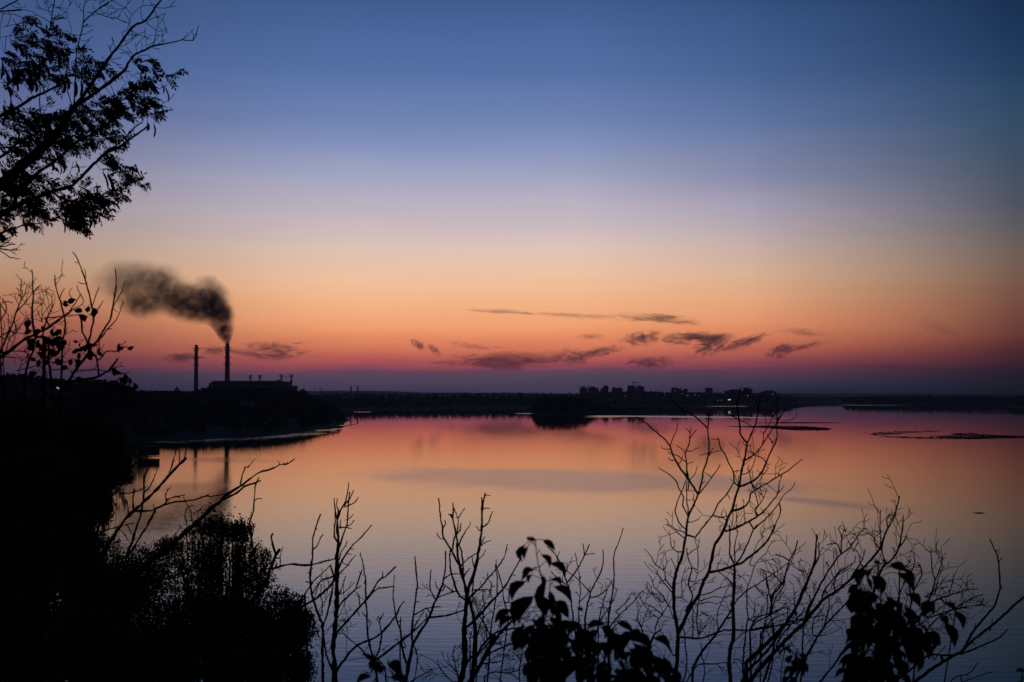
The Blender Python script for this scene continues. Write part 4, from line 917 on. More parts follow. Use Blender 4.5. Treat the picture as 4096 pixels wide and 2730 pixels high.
p_.many(FD2, """12,9:680 1600 672 1480 655 1400; 8,4:650 1395 620 1290 605 1180 600 1080 590 930 590 800 572 680 550 587; 8,5:660 1395 690 1330 705 1270 712 1200; 6,3:712 1200 700 1130 698 1095 683 1070; 5,3:700 1095 730 1045; 6,3:712 1200 735 1160 790 1110 830 1050 855 990; 9,6:672 1400 760 1330 840 1270 900 1222 950 1195; 6,3:600 1380 560 1320 500 1270 455 1230 430 1200; 5,3:590 800 578 822; 4,3:605 1090 628 1115; 4,3:600 1080 566 1040; 6,4:660 1440 625 1500 575 1488; 5,4:690 1400 735 1450 745 1568;
6,3:860 1260 855 1180 830 1120 815 1050 800 940 803 850 810 757; 6,3:905 1440 880 1360 862 1270 855 1180 855 1075; 4,3:855 1110 820 1105; 4,3:860 1300 895 1312""")
p_.twigs(.05, 20, 60, 3.4, depth=1, minw=3).spurs(.35, 6)
p_.build()
p_ = Plant('bare_sapling', 'bare sapling with two leaders forking low, between the fanned one and the tall two-stemmed one', 'sapling', 13.2, 1615, 14, SG, knob=.2)
p_.many(FD3, """17,12:40 1568 65 1440 100 1270; 13,4:100 1270 150 1190 220 1080 260 970 300 890 330 790 345 690 345 575; 9,4:100 1270 85 1200 100 1080 120 930 130 820 120 700 112 618; 4,3:115 958 147 962; 4,3:130 862 152 850; 6,3:270 950 235 880 225 810 236 718; 5,3:300 872 280 850 265 805; 6,4:290 930 350 900 420 882; 5,3:405 885 365 855 330 828; 6,3:340 780 380 755 450 750; 8,5:240 1077 340 1067 420 1045 490 1020; 7,4:0 1270 60 1220 140 1150 200 1090 225 1078; 6,3:110 1060 150 1035 200 1010 260 1000 310 997; 7,3:55 1440 20 1350 5 1250 2 1150 5 1078; 5,3:100 1180 135 1100 180 1035; 5,3:110 1300 130 1380 120 1500 100 1568; 5,3:80 1568 120 1540 170 1510 245 1470; 5,3:320 880 335 850 330 820; 4,3:205 1095 195 1040; 5,3:230 1060 215 1030 205 1010; 4,3:45 1300 15 1240 40 1200""")
p_.twigs(.04, 20, 50, 3.4, depth=1, minw=4).spurs(.4, 6)
p_.build()
p_ = Plant('bare_sapling', 'tall two-stemmed bare sapling with three upright leaders, left of the drooping leafy plant', 'sapling', 13.6, 1850, 15, SG, knob=.2)
p_.many(FD3, """27,19:455 1568 490 1400 485 1200 495 1050 502 950; 16,9:502 950 505 900 480 800 455 700 435 600; 9,4:435 600 430 500 420 440 400 340 404 260 398 210; 15,9:505 905 530 820 560 750 590 600 608 480; 9,4:608 480 620 380 620 280 632 200 645 145; 20,14:540 1568 560 1400 570 1200 550 1050 522 940;
8,5:495 950 455 920 430 880 400 790 380 700 375 620 380 570; 8,4:440 680 400 590 350 510 325 470 320 400 305 320 298 240 290 175; 4,3:323 405 345 370 337 342; 4,3:335 490 305 485 285 460 278 438; 6,3:398 565 410 480 430 430 440 350 425 290 408 252; 4,3:440 330 465 285 490 252; 5,3:445 540 460 490 500 420 525 385 535 352; 5,3:430 450 455 420 462 365; 7,4:482 780 475 680 465 580 440 530 432 480; 4,3:398 335 385 310 370 300; 5,3:620 402 660 370 685 320 702 275; 5,3:612 422 595 415 577 388; 5,3:604 545 640 510 690 495; 4,3:610 530 625 500 640 468; 4,3:595 640 630 610 648 565; 4,3:620 260 650 253 683 253; 4,3:650 157 683 158; 5,3:640 145 632 200; 6,3:560 700 545 640 545 610; 5,3:455 690 520 630 580 592; 5,3:485 770 500 740 533 705; 7,4:615 480 618 170;
7,3:530 925 600 860 670 780 730 710 790 620 805 570 812 525; 4,3:667 788 663 735; 7,5:545 900 555 800 562 740; 5,3:550 870 620 868 680 872 690 920 705 950; 11,4:512 1150 600 1060 700 950 780 860 840 760 880 690 912 635; 5,3:775 862 750 760 730 700 727 640; 5,3:735 900 735 780 720 680; 6,3:820 1080 800 1000 782 930 780 870; 5,3:820 965 820 870 790 855; 7,4:690 1220 690 1130 710 1020 735 900; 4,3:850 755 872 762; 4,3:700 842 720 845; 5,3:365 300 385 300 398 320; 4,3:375 600 400 605""")
p_.twigs(.05, 25, 70, 3.4, region=lambda x, y: y > 2430, depth=1).spurs(.45, 7)
p_.build()
p_ = Plant('bare_shrub', 'dense low bare shrub with fine crossing twigs at the foot of the two-stemmed sapling', 'shrub', 12.2, 1890, 16, knob=.15)
p_.many(FD3, """20,14:500 1600 580 1480 640 1380 700 1250 720 1210; 14,8:620 1400 720 1250 800 1150 860 1100; 10,6:560 1430 620 1300 700 1210 790 1175 870 1160 945 1148; 8,5:600 1440 680 1350 760 1310 850 1275 930 1262; 10,4:470 1500 540 1380 640 1310 690 1230; 5,3:620 1430 700 1420 760 1410 820 1350; 5,3:640 1520 720 1490 800 1500 880 1480 940 1420; 5,3:445 1568 420 1450 400 1370 420 1285; 5,3:400 1568 330 1500 290 1440 280 1398; 4,3:430 1500 380 1440 350 1420; 5,3:560 1110 600 1040 650 960; 6,3:690 1230 640 1130 600 1060 565 948; 5,3:530 1300 530 1240 545 1180; 5,3:660 1250 650 1160 625 1080 640 1000 625 920 628 868; 5,4:905 1568 905 1440 925 1340; 5,3:580 1250 600 1150 650 1060""")
p_.twigs(.34, 30, 120, 3.4, depth=2, up=.05, start=.05).spurs(.5, 5)
p_.build()

# ---------- small bare bush in the middle
FE = frame(1900, 2000, 2.148); FG1 = frame(2500, 1550, 2.704); FG2 = frame(2450, 2100, 2.489); FF = frame(3000, 1900, 1.889)
p_ = Plant('bare_shrub', 'small reddish bare shrub between the drooping leafy plant and the tall bare bush', 'shrub', 9.5, 2360, 21, knob=.12)
p_.many(FE, """12,6:880 1568 900 1430 940 1200 950 1000 990 800; 7,4:990 800 1060 660 1085 600 1100 540 1098 430; 13,7:1150 1568 1150 1300 1150 1000 1180 820; 7,3:1180 820 1195 640 1195 480 1240 350 1275 240; 9,5:880 1300 860 1120 840 1000 820 800 790 715; 7,4:790 715 740 560 690 470 620 400; 7,4:790 715 880 600 940 480 985 380; 4,3:880 570 860 455; 4,3:940 480 925 375; 4,3:935 475 980 465 1030 463; 6,3:905 1250 890 1000 905 800 895 640 880 580; 5,3:990 795 900 700 830 640 760 600; 6,3:1000 840 1080 815 1140 760 1180 690; 6,3:1060 1060 1130 960 1180 880 1225 760; 7,3:1155 1100 1240 990 1350 890 1400 830 1445 775; 5,3:1210 960 1290 890 1330 840 1350 785; 5,3:890 880 950 830 990 745; 5,3:785 725 720 680 650 615; 4,3:745 565 700 520 730 440; 4,3:795 580 825 540 833 492; 6,3:1060 1060 1095 900 1150 740 1180 700; 5,3:1150 1200 1190 1100 1260 1040 1310 1040; 5,3:980 1568 1020 1300 1060 1060; 4,3:1150 1010 1130 930 1060 930""")
p_.twigs(.10, 20, 60, 3.4, depth=1, region=lambda x, y: y > 2280).spurs(.2, 5)
p_.build(bark='twig')

# ---------- tall bare bush
p_ = Plant('bare_bush', 'tall bare many-branched bush standing highest against the water and the town', 'bush', 11.0, 2710, 31, knob=.12, spread=.9)
p_.many(FG2, """27,20:620 1568 645 1300 650 1120; 20,17:650 1120 640 1000 615 850 610 650 630 480; 16,11:630 480 680 350 710 230 735 100 740 0; 22,19:655 1080 740 900 800 780 860 700; 18,14:860 700 910 560 960 470 1000 280 1020 190; 15,13:1020 190 1090 90 1130 0""")
p_.many(FG1, """13,9:668 1487 680 1400 740 1290 790 1150; 10,7:790 1150 830 1040 845 920 890 780 908 700; 8,6:908 700 905 560 895 450 905 370 920 240; 8,5:895 448 830 380 760 320 690 280 610 230 555 180; 12,8:785 1150 700 1010 640 930 580 850 530 760 490 640; 9,5:490 640 440 570 340 490 240 400 180 350 125 322; 5,4:490 625 530 530 555 460 570 385; 5,3:490 670 430 670 405 660 390 637; 5,4:535 795 500 785 480 780 470 765; 4,3:340 490 358 455; 4,3:210 380 150 388; 8,5:670 960 665 850 655 720 695 600 705 500; 5,4:705 500 685 460 655 445; 4,3:702 490 720 435; 5,4:708 550 740 490 775 460; 5,3:655 715 615 665 555 628; 5,3:700 695 760 670 812 652; 5,3:668 835 745 805; 6,3:650 800 570 745 465 705; 4,3:580 840 610 790 630 735;
8,4:685 1400 650 1330 625 1280 630 1190 580 1080 540 1000 460 930 400 895 365 872; 7,4:690 1380 668 1200 668 1000 650 950; 6,4:680 1120 690 1000 672 900; 7,4:645 1530 580 1450 545 1340 570 1220 620 1120 655 1010; 4,3:762 1130 725 1110 690 1122; 5,3:705 1000 750 950 782 850; 7,4:792 1165 870 1070 940 970 1000 890 1030 835; 4,3:935 970 860 920; 4,3:830 1040 868 1015; 5,3:908 718 960 700 1050 675; 5,4:910 740 935 690 955 655; 4,3:905 712 860 722 810 740; 5,3:692 1462 770 1440 800 1420 815 1388; 6,4:640 1568 560 1540 470 1480 455 1445 440 1420; 4,3:470 1485 435 1487; 5,3:755 1280 740 1200 745 1150; 4,3:670 1225 740 1210;
14,11:1092 1487 1110 1420 1160 1320 1190 1200 1230 1090; 12,9:1230 1090 1255 950 1280 820 1310 700 1320 600; 9,6:1320 600 1370 500 1410 400 1440 280; 7,4:1440 280 1440 180 1370 100 1290 10; 10,6:1318 600 1255 520 1235 350 1215 200 1235 80 1255 0; 5,3:1440 250 1460 130 1510 50; 5,3:1430 280 1490 250 1530 215; 7,4:1238 350 1150 310 1115 290 1090 240; 5,3:1245 355 1330 395 1385 440; 4,3:1125 285 1105 300; 9,5:1295 785 1350 760 1430 700 1490 620 1540 540; 6,4:1540 540 1600 450 1640 390 1700 290 1750 205; 5,3:1640 390 1655 320 1610 340; 6,4:1640 380 1700 280 1745 235; 12,8:1240 1075 1340 1035 1420 990 1490 900 1530 810; 8,4:1530 810 1580 690 1640 570 1643 400 1650 250 1645 110; 6,3:1530 815 1490 765 1410 735 1320 680; 5,3:1400 725 1360 680 1358 625; 6,3:1265 940 1340 920 1390 830 1410 740; 5,3:1340 920 1330 880 1338 838; 5,3:1345 925 1370 1030 1405 1105; 5,3:1612 610 1560 550 1540 510; 5,3:1490 610 1500 500 1468 475; 5,4:1500 500 1560 400 1612 290; 4,3:1310 630 1280 610 1268 585; 4,3:1312 645 1370 622;
12,7:1180 1330 1240 1315 1310 1280 1345 1220 1360 1150 1410 1110; 8,4:1410 1110 1490 1060 1590 1010 1690 945 1790 880 1860 820 1920 775; 13,8:1090 1558 1220 1510 1340 1450 1440 1390 1520 1320; 8,4:1520 1320 1600 1230 1655 1150 1670 1030 1700 945; 5,3:1690 965 1660 940 1640 920; 5,3:1655 1150 1700 1100 1720 1055; 8,4:1390 1540 1480 1460 1580 1360 1660 1260 1720 1160 1800 1100 1840 1020; 7,5:1665 1250 1680 1330 1665 1400 1620 1500 1600 1568; 8,5:1240 1080 1190 1040 1170 920 1120 820 1080 720 1040 660 1005 540; 4,3:1005 563 935 565; 4,3:1175 920 1215 903 1250 900; 10,6:760 1620 880 1470 950 1380 1010 1260 1100 1160 1170 1040; 5,4:955 1385 1050 1405 1110 1395; 4,3:1108 1162 1135 1210; 4,3:1180 1035 1135 990; 4,3:1220 1080 1230 950; 5,3:1410 1335 1360 1285 1345 1222; 5,3:1440 1290 1500 1200 1530 1100; 6,4:1440 1400 1403 1330 1438 1270 1410 1150 1370 1060; 4,3:1292 1480 1290 1380 1290 1280; 4,3:1212 1500 1205 1380 1205 1260; 5,3:1162 1345 1165 1450 1130 1568; 5,3:1480 1165 1465 1100 1430 1060 1410 1105; 5,3:1100 1400 1085 1330; 6,3:1090 1440 1040 1380 1068 1310; 5,3:1555 870 1490 950 1430 1050; 5,3:1540 840 1578 825""", tol=40)
p_.many(FG2, """24,17:1175 1600 1165 1300 1200 1130 1205 1000 1195 800; 17,13:1195 800 1210 600 1215 400; 9,5:1215 400 1170 290 1170 150 1165 0; 10,6:1225 400 1290 300 1350 180 1400 50 1440 0; 6,4:1220 370 1215 200 1250 80 1230 0; 14,8:965 475 1080 450 1200 410 1280 380 1400 290 1500 210 1570 110 1620 0; 18,12:1270 1600 1350 1450 1450 1350 1560 1230 1640 1120; 12,7:1640 1120 1740 960 1830 810 1900 640 1991 470; 10,5:680 1120 800 1130 910 1125 1000 1090 1120 1050 1300 1050 1450 1045 1600 1010 1750 975 1900 930; 7,3:1385 1042 1430 970 1550 910 1650 860 1740 760; 7,3:1550 912 1590 850 1610 760 1700 610 1720 500 1780 370 1820 260 1840 160; 6,3:1575 855 1575 740 1540 620 1522 460 1470 435; 5,3:1580 730 1610 650 1700 560; 7,3:1350 940 1340 800 1340 650 1380 520 1430 380 1530 280 1560 210 1620 150; 5,3:1362 400 1420 240 1460 160 1520 110; 10,7:1310 1568 1300 1400 1310 1250 1330 1050 1350 930; 8,4:1140 930 1230 770 1330 660 1450 590 1540 530 1680 430 1760 370; 5,3:1045 1040 1045 880 1090 760 1160 600; 14,8:800 1420 900 1250 1000 1130 1100 980 1190 840; 8,5:720 860 800 720 755 600 790 430 750 330 740 230; 6,3:860 700 960 680 1100 620 1200 590; 6,3:880 755 1000 720 1150 730; 6,3:830 800 950 770 1030 790 1090 760; 7,4:800 1130 800 900 795 790; 6,3:850 1125 920 1000 980 900; 5,3:860 1080 930 1010 980 960; 6,4:850 1090 840 900 870 700; 9,5:700 1568 740 1400 720 1150 700 1000; 8,4:740 1568 850 1400 1030 1385 1150 1370; 6,4:900 1568 920 1450 890 1300 880 1180; 7,3:600 1300 540 1150 480 1050 450 950; 8,4:420 1080 440 980 520 850 590 740; 12,8:360 1210 420 1085; 7,3:610 650 530 540 510 450 430 400 370 290 315 245; 5,3:508 455 560 350; 5,3:500 560 430 460; 7,3:605 680 520 590 450 490; 7,3:560 810 480 680 410 620 390 530 355 490; 7,3:495 770 390 690 325 590; 6,3:500 900 400 820 300 770 270 700 305 650; 5,3:460 930 380 870 300 780; 6,3:645 270 600 240 575 150 570 50; 6,3:692 120 640 70 540 0; 4,3:650 400 655 270; 5,3:640 470 610 390 580 330; 5,3:300 1050 260 970 255 870 300 780; 5,3:380 1200 290 1050 330 900 380 790; 5,3:755 300 810 250 850 230 870 130; 5,3:850 450 850 260 820 150; 5,3:830 560 850 450; 5,3:1200 590 1100 500 1040 440 1090 330; 8,4:1480 1300 1500 1100 1550 930; 8,4:1590 1400 1610 1150 1560 930; 5,3:700 720 690 560 730 420; 5,3:760 640 860 560 900 540; 6,3:650 1000 590 900 560 800""", tol=40)
p_.twigs(.11, 25, 90, 3.4, depth=1, region=lambda x, y: y > 2050 or x > 2950, up=.25)
p_.twigs(.08, 25, 80, 3.4, depth=1, region=lambda x, y: y > 2250, up=.2)
p_.build()

# ---------- bare thickets on the right
p_ = Plant('bare_thicket', 'bare thicket leaning right with many crossing stems, right of the tall bare bush', 'thicket', 11.5, 3020, 41, knob=.12, spread=1.0)
p_.many(FF, """20,14:-40 1600 130 1400 300 1220 400 1130; 14,9:400 1130 540 960 650 880 760 790 880 680; 9,4:880 680 980 560 1030 430 1090 310 1130 160; 19,12:-30 1420 130 1270 250 1150 350 1000; 11,5:350 1000 420 840 480 680 500 550 503 450; 9,5:400 1130 460 980 500 900 560 780 650 640 690 600; 6,3:690 600 760 540 830 440 882 402; 5,3:690 600 650 520 580 530; 5,3:655 525 635 510 620 490; 5,3:690 600 690 470 670 410 688 380; 4,3:690 480 715 405; 4,3:762 535 740 500; 4,3:780 580 815 510; 6,3:990 570 985 450 945 420; 4,3:985 420 985 340 988 268; 5,3:1040 410 1035 340 1055 300 1110 310; 5,3:965 545 940 500 940 460; 9,4:960 800 1000 700 1070 640 1120 560 1145 450 1160 310; 5,3:1120 560 1160 510 1190 458; 5,3:1012 640 1000 560 1020 450; 7,4:480 700 520 620 518 510; 7,4:0 1170 50 1080 150 1050 270 1000; 8,4:150 1050 180 900 240 830 300 650 345 560 360 500; 5,3:240 830 190 760 120 730; 5,3:155 940 120 760 80 710; 5,3:300 650 255 620 192 600; 6,3:80 1200 180 1090 290 1040; 5,3:350 1050 330 930 345 880; 10,5:100 1568 170 1350 180 1180 150 1050; 7,4:400 1420 400 1200 430 1020 500 900; 9,5:330 1568 450 1330 560 1150 700 1000 790 900; 9,5:500 1600 640 1430 700 1340 800 1280 900 1240; 7,3:540 960 560 880 600 820 650 760 700 700; 7,4:200 1300 250 1200 380 1060 420 1000; 6,3:640 890 640 800 700 720 790 660 800 610; 6,3:760 790 800 720 850 640 870 565; 6,3:560 1150 590 1040 600 950 570 870; 5,3:860 700 830 660 835 610; 6,3:0 1180 110 1150 300 1130 420 1090 560 1060; 6,3:470 1210 480 1100 560 1000; 5,3:420 850 440 790 410 710; 5,3:260 1140 290 1040 270 960; 5,3:20 1560 60 1450 100 1400; 6,4:0 1500 60 1340 90 1200 130 1050 130 900""", tol=40)
p_.twigs(.22, 30, 120, 3.4, depth=1, up=.3)
p_.build()
p_ = Plant('bare_thicket', 'bare thicket spreading behind the right-hand drooping leafy plant', 'thicket', 12.0, 3560, 42, knob=.12, spread=.9)
p_.many(FF, """16,10:900 1650 980 1400 1100 1250 1250 1120; 9,5:1250 1120 1330 1000 1370 900 1400 790; 5,3:1400 790 1375 720 1372 640 1370 562; 5,3:1400 790 1440 700 1457 622; 7,3:1290 1010 1400 950 1540 900 1640 870 1722 860; 5,3:1500 880 1530 820 1542 748; 4,3:1640 870 1640 800; 5,3:1560 1000 1680 930 1762 905; 7,3:1350 1080 1500 1030 1620 1000 1700 990; 4,3:1700 990 1750 985 1785 985; 5,3:1740 985 1770 930; 7,4:1180 1190 1230 900 1280 800 1300 730 1265 660; 6,3:1220 950 1200 780 1240 690 1240 580; 5,3:1130 720 1180 690 1220 640; 5,3:1400 900 1430 760 1470 690; 5,3:1320 920 1420 860 1500 850; 6,4:1250 1300 1320 1200 1400 1100 1560 1000; 7,4:1040 1330 1100 1150 1120 950 1160 820 1200 740; 5,3:1440 940 1520 1000 1640 1010""", tol=40)
p_.twigs(.22, 30, 110, 3.4, depth=1, up=.3)
p_.build()
p_ = Plant('bare_branches', 'long smooth bare boughs reaching out to the bottom right edge, beyond the leafy plant', 'boughs', 10.0, 3500, 43, knob=.08, spread=.6)
p_.many(FF, """15,11:1150 1640 1400 1450 1600 1335; 11,8:1600 1335 1720 1220 1850 1120 1960 1020 2060 930 2130 860; 10,6:1610 1330 1690 1180 1780 1070 1850 980 1890 860; 7,4:1890 860 1885 720 1860 590 1835 540 1812 485; 4,3:1860 575 1885 560; 4,3:1880 652 1910 625; 10,5:1440 1365 1600 1350 1750 1290 1870 1240 1950 1168; 5,3:1815 1180 1830 1130 1830 1085; 4,3:1890 862 1908 850; 5,3:1700 1175 1702 1120; 4,3:1520 1560 1560 1525 1660 1500 1700 1450 1725 1415; 4,3:1600 1568 1700 1530 1820 1490; 4,3:1680 1270 1705 1280; 9,6:1000 1620 1180 1500 1340 1370 1460 1362; 5,3:1390 1400 1440 1340 1480 1290""", tol=40)
p_.twigs(.03, 15, 50, 3.4, depth=0).spurs(.15, 5)
p_.build()

# ---------- dead boughs at the left
p_ = Plant('dead_tree', 'dead leaning tree with stubby knotty boughs over the cove at the left', 'dead tree', 17.0, 200, 51, knob=.28, spread=1.0)
p_.many(FC2, """22,17:150 1330 230 1180 300 1070 370 960; 16,13:370 960 430 870 500 790 560 740; 13,11:560 740 650 660 740 570 820 480; 11,11:820 480 890 400 960 330 995 298; 6,4:845 430 880 330 905 230 920 170 935 125; 4,3:935 350 935 200; 4,3:975 312 1003 205; 12,9:460 1180 510 1050 550 920 590 800 610 690; 9,6:610 690 620 560 620 480 640 420 670 358; 5,3:618 500 612 450; 5,3:640 595 700 500 740 382; 9,8:522 765 520 650 530 575; 5,4:475 805 475 740 467 680; 12,9:480 1170 580 1010 660 880 720 770; 9,4:700 765 800 720 900 690 1040 680 1150 645 1250 640 1335 622; 9,5:540 770 640 775 720 762; 6,4:808 708 830 670 920 640 985 630; 5,3:810 670 810 620 835 580 862 558; 4,3:710 765 705 708; 4,3:1150 645 1185 635 1205 620; 6,4:350 990 420 910 530 882; 6,4:210 970 330 930 420 908; 4,3:930 655 938 640; 5,3:400 930 450 990 490 1050; 4,3:475 900 510 985""", tol=40)
p_.spurs(.7, 8, 4).twigs(.02, 20, 60, 3.4, depth=0)
p_.build()
p_ = Plant('dead_tree', 'thin dark bough at the edge of the black trees, left of the leaning dead tree', 'dead tree', 19.0, 350, 52, 'dead trees over the cove', knob=.25, spread=.8)
p_.many(FC2, """14,9:175 1050 205 940 235 850 250 740; 8,6:250 740 330 640 400 570 460 460 515 370; 6,3:515 370 570 330 622 308; 4,3:515 370 505 345 490 318; 6,4:392 600 480 615 540 600 610 575; 5,3:240 900 250 800 290 700""", tol=40)
p_.spurs(.3, 6, 4); p_.build()
p_ = Plant('dead_tree', 'long dead trunk slanting up to the right across the round bush', 'dead tree', 13.5, 250, 53, 'dead trees over the cove', knob=.25, spread=.8)
p_.many(FC2, """34,28:560 1330 700 1200 850 1090 1000 950; 27,16:1000 950 1120 850 1220 750 1300 690; 13,9:1300 690 1340 640 1430 580 1480 550; 9,4:1480 550 1500 540 1560 490 1650 430 1780 390 1830 360 1900 350 1970 305; 10,6:1335 668 1450 610 1520 550 1610 525 1665 498; 6,3:1480 545 1490 480 1525 390 1560 370 1585 340 1612 305; 4,3:1835 352 1828 335 1815 325; 5,3:1620 530 1635 495 1652 465; 4,3:1880 352 1905 346""", tol=40)
p_.spurs(.6, 8, 4.5); p_.build()
p_ = Plant('bare_sapling', 'thin crooked twiggy sapling in front of the round bush', 'sapling', 14.0, 1010, 54, SG, knob=.22)
p_.many(FC2, """9,7:1640 1400 1610 1200 1590 1080 1578 960; 7,4:1578 960 1565 880 1590 800 1608 680 1612 560 1640 480; 5,3:1610 680 1640 662 1672 662; 4,3:1575 930 1600 900 1615 880; 4,3:1565 880 1580 780; 5,3:1590 1000 1600 910 1575 860""", tol=30); p_.spurs(.5, 6); p_.build()
p_ = Plant('dead_tree', 'broken forked snag with a long level bough, between the bushes and the saplings', 'dead tree', 13.8, 1010, 55, 'dead trees over the cove', knob=.25, spread=.4)
p_.many(FC2, """16,13:1600 1560 1690 1420 1720 1370 1760 1270; 14,13:1760 1270 1800 1170 1835 1115; 10,8:1800 1165 1770 1080 1760 1000 1773 975; 10,6:1745 1300 1850 1265 1940 1250 2060 1262 2128 1257; 5,3:1800 1275 1800 1220; 4,3:1838 1258 1840 1180 1865 1093; 5,4:1810 1195 1832 1195""", tol=30)
p_.many(frame(1100, 1900, 1.889), """7,5:132 675 200 680 270 682 350 660 455 634""", tol=30); p_.spurs(.6, 7, 4); p_.build()
p_ = Plant('bare_sapling', 'two thin crooked twigs standing just left of the round bush', 'sapling', 15.0, 760, 56, SG)
p_.many(FC2, """5,4:1005 1080 1000 900 985 800 1010 740 1060 722; 5,3:1050 1100 1050 850 1010 720 968 645; 4,3:890 1110 900 990 950 912""", tol=10); p_.build()

# ---------- shrub with few leaves at the left edge
FS_ = frame(0, 900, 2.24)
p_ = Plant('shrub', 'half-bare shrub with a few rounded leaves against the sunset at the left edge', 'shrub', 7.5, 190, 61, knob=.15, spread=.5)
p_.many(FS_, """22,18:395 1750 390 1568 395 1300 400 1150 390 1000; 16,12:480 1700 520 1568 640 1360 720 1250 790 1150; 12,8:790 1150 800 1100 860 1050 930 940 990 840 1010 740; 8,4:1010 740 1025 640 1040 500 1038 440 1035 393; 11,7:790 1110 780 1050 740 960 725 850 712 810; 11,7:785 1080 820 950 838 830 815 700; 8,4:815 700 790 590 765 490 720 380 690 300 648 243; 4,3:765 490 765 430 757 393; 4,3:768 530 730 525 695 513; 4,3:815 745 850 660 862 620 888 560; 5,3:840 840 870 770 925 675; 3,3:700 340 668 333; 5,3:905 1010 960 940 1030 870 1075 770 1105 680; 4,3:1010 745 1060 650 1100 590 1105 550 1120 505; 3,3:1005 740 1030 770 1055 785; 3,3:950 940 1003 930; 4,3:1028 650 1045 590 1050 540; 4,3:880 1050 930 990 960 930; 10,7:560 1060 585 900 570 800; 8,4:570 800 540 690 510 590 488 500 492 447; 4,3:530 665 550 610 578 572; 11,8:310 1010 290 800 297 650; 7,4:297 650 292 480 283 400; 4,3:295 620 320 580 342 560; 17,10:-40 1220 0 1190 100 1120 200 1040 320 980 420 930; 11,7:420 930 520 860 600 800 650 760; 5,3:650 760 740 710 750 680; 10,6:-30 1230 60 1000 110 900 140 790; 7,3:140 790 200 660 230 600 241 542; 6,3:140 790 230 690 295 600; 4,3:200 660 185 640 162 622; 7,4:400 835 520 825 640 815 722 805; 5,3:595 800 640 750 690 680 720 620; 4,3:720 620 700 590 688 538; 4,3:720 625 742 660 750 690; 4,3:640 660 620 600 645 565; 8,4:380 990 410 870 450 780 490 700; 4,3:378 850 375 780 374 705; 4,3:460 780 468 700 465 613; 4,3:380 870 350 810 334 765; 4,3:310 910 250 840 228 770; 7,5:850 1175 880 1210 910 1190 950 1135 1040 1135 1080 1112 1140 1090; 3,3:1090 1080 1128 1040; 13,9:600 1410 760 1390 850 1370 900 1350 980 1305; 10,9:980 1305 1020 1250 1055 1198; 5,3:985 1300 1045 1280; 4,3:680 1305 780 1302 880 1300 960 1310 1080 1335 1165 1320; 5,3:1050 1320 1130 1350 1180 1410 1230 1440; 9,8:885 1350 880 1270 860 1190 795 1110; 12,9:215 1400 260 1200 290 1150 320 1000; 15,9:470 1568 460 1400 430 1200 440 1100 400 1000; 5,3:0 1300 50 1150 90 1010 150 960 230 830; 4,3:160 1340 185 1270 195 1190; 5,3:0 700 70 690 115 702; 6,4:-20 880 60 760 20 660; 7,4:430 1200 470 1100 540 1010 550 960; 6,3:400 1100 500 1040 560 1040; 5,3:470 1230 560 1240 640 1200 700 1210; 6,4:0 1150 120 1130 240 1135; 5,3:30 1180 90 1190 155 1195; 5,3:150 1310 300 1270 380 1270; 5,3:500 1300 600 1290 660 1330; 5,3:560 1560 800 1500 960 1440 1060 1380; 6,4:0 1000 100 960 220 980""", tol=40)
p_.twigs(.22, 25, 95, 3.2, depth=1, region=lambda x, y: x < 230 and y < 1480, up=.3)
p_.twigs(.08, 20, 60, 3.4, depth=1, region=lambda x, y: y > 1330 and x < 450, up=.2)
rl = random.Random(9)
def roundleaf(pl, fr, x, y, D, n=1, L_=30, ang=None, wr=.68):
    px, py = fr(x, y)
    for i in range(n):
        a = ang if ang is not None and n == 1 else rl.uniform(-.5, 3.6); l = L_*rl.uniform(.75, 1.2); ox, oy = rl.gauss(0, 7 if n > 1 else 1), rl.gauss(0, 7 if n > 1 else 1); dd = D+rl.uniform(-.12, .12)
        b_ = P(px+ox-math.cos(a)*l*.5, py+oy-math.sin(a)*l*.5, dd); t_ = P(px+ox+math.cos(a)*l*.5, py+oy+math.sin(a)*l*.5, dd+rl.uniform(-.01, .01))
        pl.leaf3(b_, t_, l*wr*D/F_PX, .3, rl.uniform(-.1, .3), Vector((rl.gauss(0, .5), -1, rl.gauss(0, .5))))
        hit = pl.near(px+ox-math.cos(a)*l*.5, py+oy-math.sin(a)*l*.5, 60)
        if hit:
            q = P(hit[0], hit[1], hit[2]); pl.T.tube([q, q.lerp(b_, .5)+Vector((0, 0, .004)), b_], [.9*D/F_PX]*3, 3, cap=False)
for x, y, n in [(255,880,1),(262,905,2),(250,960,3),(280,1050,4),(285,1105,4),(330,1235,2),(510,975,3),(450,1050,5),(500,1045,6),(560,1055,4),(535,1100,4),(675,1045,1),(715,1095,3),(755,1110,3),(830,1080,3),(887,1140,2),(688,1168,2),(812,1165,3),(700,1225,2),(530,1218,3),(574,710,2),(705,782,2),(750,820,3),(790,770,2),(845,775,4),(1070,1095,3),(1168,1106,1),(632,1235,1),(595,1300,2),(730,1370,2),(1040,1325,3),(1110,1390,3),(1150,1400,2),(1205,1450,3),(500,1160,3),(385,1165,4),(400,1100,3),(300,1000,3),(380,950,2),(400,1200,3),(350,1080,3),(640,680,1),(270,1350,3),(1085,1480,3)]:
    roundleaf(p_, FS_, x, y, 7.5, n)
p_.build()

